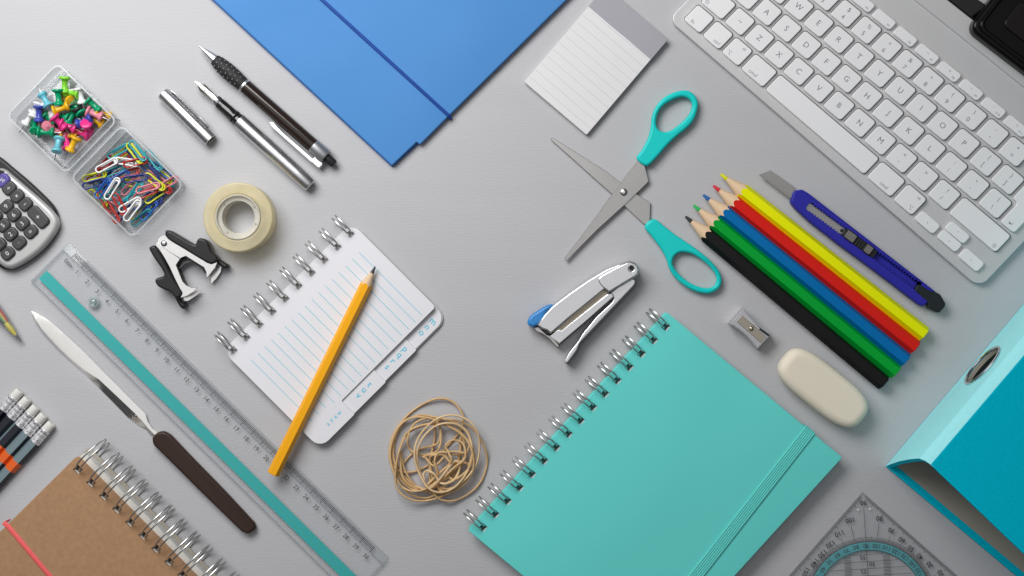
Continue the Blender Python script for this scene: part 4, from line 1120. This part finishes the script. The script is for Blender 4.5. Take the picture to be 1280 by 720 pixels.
# ------------------------------------------------------------------ keyboard
def keyboard():
    # plan coordinates (key units) -> picture, fitted to the key centres in the photograph
    cor = [((.5, .5), (872.9, 23.3)), ((1.5, .5), (897, 44.4)), ((2.5, .5), (921.5, 65)), ((3.625, .5), (949.5, 87.3)), ((9.875, .5), (1110.8, 221.6)), ((11, .5), (1140.8, 247)),
           ((12, .5), (1162, 275.5)), ((14, .5), (1217, 320.8)), ((2.75, 1.5), (950, 46.7)), ((3.75, 1.5), (975, 67.3)), ((3.25, 2.5), (983.3, 35.6)), ((4.25, 2.5), (1008.4, 55.6)),
           ((3, 3.5), (998, 8.4)), ((4, 3.5), (1023.3, 28.9)), ((4.5, 4.5), (1056.7, 17.8)), ((5.5, 4.5), (1082.9, 37.8)), ((6.5, 4.5), (1108.9, 58.9)), ((7.5, 4.5), (1134.9, 80)), ((8.5, 4.5), (1161, 101)),
           ((9.5, 4.5), (1187.8, 122.2)), ((10.5, 4.5), (1214.4, 144.4)), ((5.696, 5.32), (1105.6, 23.3)), ((6.73, 5.32), (1132, 44.4)), ((7.77, 5.32), (1160, 66.7)), ((8.80, 5.32), (1187.3, 89.1)), ((9.84, 5.32), (1214.7, 110.5)), ((10.875, 5.32), (1242.9, 132.9))]
    A = []; bb = []
    for (x, y), (u, v) in cor:
        A.append([x, y, 1, 0, 0, 0, -u*x, -u*y]); bb.append(u)
        A.append([0, 0, 0, x, y, 1, -v*x, -v*y]); bb.append(v)
    h = np.linalg.lstsq(np.array(A), np.array(bb), rcond=None)[0]
    def hom(x, y):
        w = h[6]*x+h[7]*y+1
        return ((h[0]*x+h[1]*y+h[2])/w, (h[3]*x+h[4]*y+h[5])/w)
    p0 = hom(0, 0); p1 = hom(14.5, 0)
    ang = math.degrees(math.atan2(p1[1]-p0[1], p1[0]-p0[0]))
    T = Thing('computer_keyboard', 'slim aluminium computer keyboard with low white keys', 'keyboard', p0[0], p0[1], ang, 12)
    KZ = 14.0
    def loc(x, y, z): return T.L(*hom(x, y), z)
    alu = mat('keyboard_aluminium', (0.60, 0.60, 0.605), 0.42, 0.25, 0.03, 60, 0.05, 4000)
    key = mat('white_key', (0.84, 0.84, 0.85), 0.45, 0, 0.012, 60, 0.02, 2000)
    leg = mat('grey_legend', (0.22, 0.22, 0.24), 0.6)
    gap_shade = mat('key_gap_shade', (0.14, 0.14, 0.14), 0.7)
    def outl(pts, r, z, n=4): return [loc(x, y, z) for x, y in rpoly(pts, r, n)]
    B = MB(); B.slab(outl([(-.36, -.34), (14.86, -.34), (14.86, 6.66), (-.36, 6.66)], .42, 8, 6), 1.0, 9.0, 0.9, seg=2, rb=1.5)
    B.build('base_plate', alu, T, smooth=40)
    # raised rear tube
    B = MB()
    B.slab([loc(x, y, 14) for x, y in rpoly([(-.36, 6.68), (14.86, 6.68), (14.86, 7.5), (-.36, 7.5)], .2)], 1.0, 12.5, 1.4, seg=3, rb=2)
    B.build('rear_tube', alu, T, smooth=60)
    rows = []
    g = 0.075
    def K(x0, x1, y, lbl='', top='', corner='', small='', hgt=1.0): rows.append((x0, x1, y, lbl, top, corner, small, hgt))
    for x0, x1, l in ((0, 1, 'fn'), (1, 2, 'ctrl'), (2, 3, '\u2325|alt'), (3, 4.25, 'cmd')): K(x0, x1, 0, small=l)
    K(4.25, 9.25, 0)
    K(9.25, 10.5, 0, small='>cmd'); K(10.5, 11.5, 0, small='>\u2325|alt')
    K(11.5, 12.5, -.0, '\u25c2', hgt=0.5); K(12.5, 13.5, .5, '\u25b4', hgt=.5); K(12.5, 13.5, 0, '\u25be', hgt=.5); K(13.5, 14.5, -.0, '\u25b8', hgt=.5)
    K(0, 1.25, 1, small='\u21e7'); K(1.25, 2.25, 1, '~', '')
    for i, c in enumerate('ZXCVBNM'): K(2.25+i, 3.25+i, 1, c)
    K(9.25, 10.25, 1, ',', '<'); K(10.25, 11.25, 1, '.', '>'); K(11.25, 12.25, 1, '/', '?'); K(12.25, 14.5, 1, small='>\u21e7')
    K(0, 1.75, 2, small='\u21ea')
    for i, c in enumerate('ASDFGHJKL'): K(1.75+i, 2.75+i, 2, c)
    K(10.75, 11.75, 2, ';', ':'); K(11.75, 12.75, 2, "'", '"'); K(12.75, 13.75, 2, '\\', '|'); 
    K(0, 1.5, 3, small='\u21e5')
    for i, c in enumerate('QWERTYUIOP'): K(1.5+i, 2.5+i, 3, c)
    K(11.5, 12.5, 3, '[', '{'); K(12.5, 13.5, 3, ']', '}')
    K(0, 1, 4, '\u00a7', '\u00b1')
    for i, (a, b) in enumerate(zip('1234567890-=', '!@$$%^&*()_+')): K(1+i, 2+i, 4, a, b if i != 2 else '#')
    K(13, 14.5, 4, small='>\u232b')
    fl = ['', '', '', '', '', '', '\u25c2\u25c2', '\u25b8ll', '\u25b8\u25b8', '\u25c2', '\u25c2)', '\u25c2))']
    for k in range(14):
        w = 14.5/14
        K(k*w, (k+1)*w, 5, '', fl[k-1] if 1 <= k <= 12 else '', ('F%d' % k) if 1 <= k <= 12 else '', hgt=.58)
    for (x0, x1, y, l, top, corner, small, hg) in rows:
        c = hom((x0+x1)/2, y+hg/2)
        if c[0] < 820 or c[0] > 1300 or c[1] > 740 or c[1] < -22: continue
        yy0, yy1 = y+g, y+hg-g
        if hg < 0.55:
            yy0, yy1 = y+(g if y == 0 else 0.012), y+hg-(0.012 if (y == 0 and x0 == 12.5) else g)
            if x0 in (11.5, 13.5): yy0, yy1 = .04, .50
        pts = [(x0+g, yy0), (x1-g, yy0), (x1-g, yy1), (x0+g, yy1)]
        B = MB()
        B.slab(outl(pts, .11, KZ, 3), 9.6, KZ, 0.8, seg=3)
        if hg == 1: B.sheet(outl([(x0+g-.03, yy0-.03), (x1-g+.03, yy0-.03), (x1-g+.03, yy1+.03), (x0+g-.03, yy1+.03)], .12, 9.06, 3), 9.06, 2)  # dark sheet round the key: shade of the gap put into colour
        def put(t, x, y, size, m=1):
            p = loc(x, y, KZ+.05); q = loc(x+.05, y, KZ+.05)
            B.text(t, size, p[0], p[1], KZ+.06, math.atan2(q[1]-p[1], q[0]-p[0]), m)
        xm = (x0+x1)/2; ym = (y+y+hg)/2
        if l and top: put(l, xm, y+.32, 8.5); put(top, xm, y+.68, 8)
        elif l: put(l, xm, ym, 10 if hg == 1 else 5.5)
        elif top: put(top, xm, ym+.04, 4.2)
        if corner: put(corner, x1-.25, y+.2, 4.2)
        if small:
            right = small[0] == '>'; sm = small.lstrip('>')
            if '|' in sm:
                s1, s2 = sm.split('|'); put(s1, (x1-.3) if right else x0+.3, y+.27, 7); put(s2, (x1-.3) if right else x1-.36, y+.76, 5.0)
            else:
                w = 0.13*len(sm)+.14
                put(sm, x1-w if right else x0+w, y+.25, 7.0)
        B.build('key', [key, leg, gap_shade], T, smooth=50)
    # tall return key: upper wider part and lower part in one cap
    B = MB()
    pts = [(13.75+g, 2+g), (14.5-g, 2+g), (14.5-g, 4-g), (13.5+g, 4-g), (13.5+g, 3+g), (13.75+g, 3+g)]
    B.slab(outl(pts, .11, KZ, 3), 9.6, KZ, 0.9, seg=3)
    p = loc(14.1, 2.3, KZ); B.text('\u21b5', 7, p[0], p[1], KZ+.06, 0, 1)
    B.build('key', [key, leg], T, smooth=50)
keyboard()

# ------------------------------------------------------------------ set square with protractor
def set_square():
    T = Thing('set_square', 'clear triangular set square with a printed protractor arc', 'set square', 1078.4, 615.5, 86.4, 3)
    # +x runs from the right-angle apex down the middle; picture left is +y ... right is -y
    R = 140.0
    body = clear('square_plastic', (0.965, 0.968, 0.97), 0.01, (0.5, 0.5, 0.5), 0.5)
    edge = clear('square_edge', (0.7, 0.72, 0.73), 0.1, (0.5, 0.52, 0.53), 0.8)
    ink = mat('grey_ink', (0.045, 0.045, 0.05), 0.6)
    cy = clear('cyan_arc', (0.36, 0.80, 0.84), 0.62, (0.16, 0.50, 0.54), 0.6)
    mid = clear('hatch_grey', (0.62, 0.62, 0.62), 0.25, (0.12, 0.12, 0.12), 0.6)
    B = MB()
    B.slab([(0, 0), (R, R), (R, -R)], 0.5, 3.4, 0.3, seg=1, sm=1, bm=0)
    z = 3.5
    c = 1/math.sqrt(2)
    for s in (-1, 1):                                     # fine scales along both short sides
        for i in range(3, 112):
            t = i*1.7453
            x, y = t*c, s*t*c
            l = 6.0 if i % 10 == 0 else (4.6 if i % 5 == 0 else 3.6)
            B.bar(x+0.8, y, x+0.8+l*c*1.2, y-s*l*c*0.6, 0.5, z, 2)
    # protractor arc round the middle of the long side
    n = 120
    def arc(r0, r1, zz, m):
        a = B.add([(R-r0*math.cos(-PI/2+PI*k/n), r0*math.sin(-PI/2+PI*k/n), zz) for k in range(n+1)])
        b = B.add([(R-r1*math.cos(-PI/2+PI*k/n), r1*math.sin(-PI/2+PI*k/n), zz) for k in range(n+1)])
        B.ring(a, b, n+1, m, closed=False)
    arc(68, 78, z, 3); arc(67.4, 68.1, z+.05, 2); arc(77.8, 78.4, z+.05, 2); arc(83.2, 83.6, z, 2)
    for d in range(-88, 89):
        a = math.radians(d); l = 5.0 if d % 5 == 0 else 3.8
        B.bar(R-78.4*math.cos(a), 78.4*math.sin(a), R-(78.4+l)*math.cos(a), (78.4+l)*math.sin(a), 0.5, z, 2)
    for d in range(-70, 71, 10):
        a = math.radians(d)
        lim = 140*0.707/max(1e-3, math.cos(abs(a)-PI/4))
        x0 = 85; x1 = lim-20
        if x1 > x0: B.bar(R-x0*math.cos(a), x0*math.sin(a), R-x1*math.cos(a), x1*math.sin(a), 0.5, z, 2)
        # outer figures read upside down from this side, inner ones on the cyan band
        ro = lim-13
        num = 90-d; B.text(str(num), 8.4, R-ro*math.cos(a), ro*math.sin(a), z+.06, 1.5*PI-a, 2, bold=0.01)
        B.text(str(90+d), 8.0, R-73*math.cos(a), 73*math.sin(a), z+.08, 1.5*PI-a, 2, sx=0.92)
    # parallel lines and figures in the half disc
    for i in range(1, 12):
        x = R-i*8.9
        if i*8.9 < 66:
            hw = math.sqrt(66**2-(i*8.9)**2)-1
            B.bar(x, -hw, x, hw, 0.45, z, 2)
    B.bar(20, 0, R, 0, 0.5, z+.02, 2)
    for i, t in ((7, '35'), (6, '30'), (5, '25'), (4, '20')): B.text(t, 8.0, R-(i-0.5)*8.9-1.0, -5 if i % 2 else 6, z+.06, 1.5*PI, 2)
    for s in (-1, 1):
        for k in range(34):
            x = R-4-k*1.75
            if math.hypot(x-R, 26) < 66: B.bar(x, s*20, x, s*29, 0.8, z+.02, 4)
    for s in (-1, 1): B.sheet(circle(21, s*7.4, 1.3, 12), z+.03, 5)
    B.build('printed_plate', [body, edge, ink, cy, mid, M_white], T, smooth=20)
set_square()

# ------------------------------------------------------------------ lever arch binder
def binder():
    T = Thing('lever_arch_binder', 'turquoise cloth lever arch binder with a metal ringed finger hole', 'binder', 1107, 583, -49.6, 0)
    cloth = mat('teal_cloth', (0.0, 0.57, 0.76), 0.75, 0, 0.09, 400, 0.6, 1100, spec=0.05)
    spine = mat('spine_cloth_sheen', (0.40, 0.93, 0.97), 0.65, 0, 0.03, 160, 0.25, 1500, spec=0.25)  # paler cloth colour that also holds the sheen of light on the spine
    for m_ in (cloth, spine):                                # woven threads
        nt = m_.node_tree; N = nt.nodes; L = nt.links
        wv = N.new('ShaderNodeTexWave'); wv.inputs['Scale'].default_value = 430; wv.inputs['Distortion'].default_value = 1.5; wv.inputs['Detail'].default_value = 1
        tc = [n for n in N if n.type == 'TEX_COORD'][0]; L.new(tc.outputs['Object'], wv.inputs['Vector'])
        b0 = [n for n in N if n.type == 'BUMP'][0]
        b2 = N.new('ShaderNodeBump'); b2.inputs['Strength'].default_value = 0.3; b2.inputs['Distance'].default_value = 0.0003
        L.new(wv.outputs['Color'], b2.inputs['Height']); L.new(b0.outputs[0], b2.inputs['Normal']); L.new(b2.outputs[0], N['Principled BSDF'].inputs['Normal'])
    inside = mat('grey_lining', (0.40, 0.365, 0.305), 0.8, 0, 0.05, 60, 0.1, 900)
    ZT = 122
    def pt(px, py, z): q = T.L(px, py, z); return Vector((q[0], q[1], z))
    A = Vector((0.6486, -0.7612))                            # spine direction in the picture
    # outline of the spine end from the table up to the top cover, in picture points with heights
    prof = [(1107, 583, 1), (1113, 580.3, 22), (1124, 576.6, 52), (1137, 574, 82), (1149, 573.0, 108), (1157, 576.2, 118), (1163, 580.5, ZT)]
    P0 = [pt(*p) for p in prof]
    ax = (pt(1280, 380, 1)-pt(1107, 583, 1)); ax.z = 0; ax.normalize()
    LEN = 470
    P1 = [p+ax*LEN for p in P0]
    B = MB()
    n = len(P0)
    # outer skin, inner skin and end faces: a board 5 units thick
    inn = Vector((-ax.y, ax.x, 0)); inn = inn if (pt(1280, 700, 1)-P0[0]).dot(inn) > 0 else -inn
    Q0 = [p+inn*5+ax*0.0+Vector((0, 0, 0)) for p in P0]; Q1 = [p+ax*LEN for p in Q0]
    a = B.add(P0); b = B.add(P1); c = B.add(Q0); d = B.add(Q1)
    for i in range(n-1):
        B.face((a+i, a+i+1, b+i+1, b+i), 0); B.face((c+i, c+i+1, d+i+1, d+i), 1); B.face((a+i, a+i+1, c+i+1, c+i), 2); B.face((b+i, b+i+1, d+i+1, d+i), 2)
    B.face((a, b, d, c), 2); B.face((a+n-1, b+n-1, d+n-1, c+n-1), 0)
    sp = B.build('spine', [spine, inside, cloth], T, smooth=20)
    # bottom cover on the table, lined inside
    W = 420
    e = pt(1270, 720, 1); eb = (e-P0[0]); eb.z = 0; eb.normalize()
    b0 = P0[0]
    out = [b0, b0+eb*W, b0+eb*W+ax*LEN, b0+ax*LEN]
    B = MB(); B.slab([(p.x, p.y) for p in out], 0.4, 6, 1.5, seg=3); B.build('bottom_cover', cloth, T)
    li = [b0+eb*9+ax*9, b0+eb*(W-9)+ax*9, b0+eb*(W-9)+ax*(LEN-6), b0+eb*9+ax*(LEN-6)]
    B = MB(); B.slab([(p.x, p.y) for p in li], 6.1, 6.8, 0.1, seg=1); B.build('lining', inside, T)
    # top cover
    t0 = P0[-1]; te = pt(1280, 692, ZT+4)-t0; te.z = 0; te.normalize()
    ta = P1[-1]-P0[-1]; ta.z = 0; ta.normalize()
    out = [t0, t0+te*W, t0+te*W+ta*LEN, t0+ta*LEN]
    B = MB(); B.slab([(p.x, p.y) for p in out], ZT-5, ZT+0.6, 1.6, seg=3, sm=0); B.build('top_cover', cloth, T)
    # finger hole ring set in the spine
    c1 = pt(1228.5, 457, 62)
    # find the spine point under it: shift so that it lies on the skin at height 60
    base = P0[2]+(P0[3]-P0[2])*0.33
    s = (c1-base).dot(ax)
    cen = base+ax*s; cen.z = 62
    up = (P0[4]-P0[1]).normalized(); up = (up-ax*up.dot(ax)).normalized(); nrm = ax.cross(up).normalized()
    if nrm.dot(inn) > 0: nrm = -nrm
    B = MB(); path = [cen+nrm*1.2+ax*(29*math.cos(2*PI*k/48))+up*(29*math.sin(2*PI*k/48)) for k in range(48)]
    B.tube(path, 1.7, closed=True, n=10)
    ring = B.build('finger_ring', M_chrome, sp, thing=None, k=T.k)
    # cut the finger hole right through the spine board
    B = MB(); r = 28; K = 40
    b = B.add([cen+nrm*14+ax*(r*math.cos(2*PI*k/K))+up*(r*math.sin(2*PI*k/K)) for k in range(K)])
    c = B.add([cen-nrm*20+ax*(r*math.cos(2*PI*k/K))+up*(r*math.sin(2*PI*k/K)) for k in range(K)])
    B.ring(b, c, K, 0); B.face([b+k for k in range(K)]); B.face([c+k for k in range(K)])
    cut = B.build('cut', inside, T, smooth=0)
    md = sp.modifiers.new('hole', 'BOOLEAN'); md.operation = 'DIFFERENCE'; md.object = cut; md.solver = 'EXACT'
    bpy.context.view_layer.update()
    dg = bpy.context.evaluated_depsgraph_get()
    me = bpy.data.meshes.new_from_object(sp.evaluated_get(dg))
    sp.modifiers.clear(); sp.data = me
    bpy.data.objects.remove(cut)
binder()

# ------------------------------------------------------------------ glossy black device at the corner
def black_device():
    T = Thing('black_device', 'glossy black rounded case with a black strip, cut off beyond the keyboard', 'device', 1214, 30, 37.5, 24)
    gl = mat('piano_black', (0.004, 0.004, 0.004), 0.12, 0, 0.1, 30, spec=0.18)
    B = MB(); B.slab(rpoly([(0, -8), (190, -8), (190, 150), (0, 150)], [14, 14, 14, 14], 6), 0.6, 30, 5, seg=5, rb=3); b = B.build('case', gl, T, smooth=60)
    B = MB(); B.slab(rpoly([(6, -2), (184, -2), (184, 144), (6, 144)], 12, 6), 30.1, 34, 2.6, seg=4, holes=[rpoly([(11, 4), (179, 4), (179, 139), (11, 139)], 9, 6)]); B.build('rim', gl, T, smooth=60)
    B = MB(); B.slab(rpoly([(30, 20), (170, 20), (170, 60), (30, 60)], 8, 5), 30.1, 33, 2, seg=3); B.build('panel', mat('smoke_panel', (0.010, 0.008, 0.008), 0.25, spec=0.2), T, smooth=60)
    B = MB(); B.slab(rpoly([T.L(*p, 12) for p in ((1150, -30), (1180, -5), (1214, 22), (1235, 8), (1205, -12), (1180, -40))], 1.5), 0.5, 14, 2, seg=2); B.build('strip', M_black, T)
black_device()

# ------------------------------------------------------------------ light, world, camera
def key_light():
    l = bpy.data.lights.new('window_softbox', 'AREA'); l.shape = 'RECTANGLE'; l.size = 0.6; l.size_y = 0.42; l.energy = 7.4
    l.color = (1.0, 0.995, 0.99)
    o = bpy.data.objects.new('window_softbox', l); COL.objects.link(o)
    o.location = (-0.36, 0.48, 0.62)
    d = Vector((-0.15, 0.08, 0))-o.location
    o.rotation_euler = d.to_track_quat('-Z', 'Y').to_euler()
key_light()

w = bpy.data.worlds.new('World'); scene.world = w; w.use_nodes = True
nt = w.node_tree; N = nt.nodes; Lk = nt.links
bg = N['Background']
tc = N.new('ShaderNodeTexCoord'); dt = N.new('ShaderNodeVectorMath'); dt.operation = 'DOT_PRODUCT'
v = Vector((-0.16, 0.18, 0.97)).normalized(); dt.inputs[1].default_value = v
Lk.new(tc.outputs['Generated'], dt.inputs[0])
rp = N.new('ShaderNodeValToRGB'); Lk.new(dt.outputs['Value'], rp.inputs[0])     # a dim studio; bright overhead patch added so flat metal reflects brighter
e = rp.color_ramp.elements
e[0].position = 0.0; e[0].color = (0.045, 0.046, 0.05, 1)
e[1].position = 0.955; e[1].color = (0.78, 0.78, 0.79, 1)
x = rp.color_ramp.elements.new(0.35); x.color = (0.06, 0.061, 0.066, 1)
x = rp.color_ramp.elements.new(0.84); x.color = (0.13, 0.131, 0.136, 1)
Lk.new(rp.outputs[0], bg.inputs['Color']); bg.inputs['Strength'].default_value = 1.0

cam = bpy.data.cameras.new('camera'); co = bpy.data.objects.new('camera', cam); COL.objects.link(co)
co.location = (0, 0, H*S); cam.sensor_fit = 'HORIZONTAL'; cam.angle = 2*math.atan(640/H)
cam.clip_start = 0.01; cam.clip_end = 50
scene.camera = co
scene.view_settings.view_transform = 'Standard'; scene.view_settings.look = 'None'; scene.view_settings.exposure = 0; scene.view_settings.gamma = 1
scene.cycles.transparent_max_bounces = 24; scene.cycles.max_bounces = 10
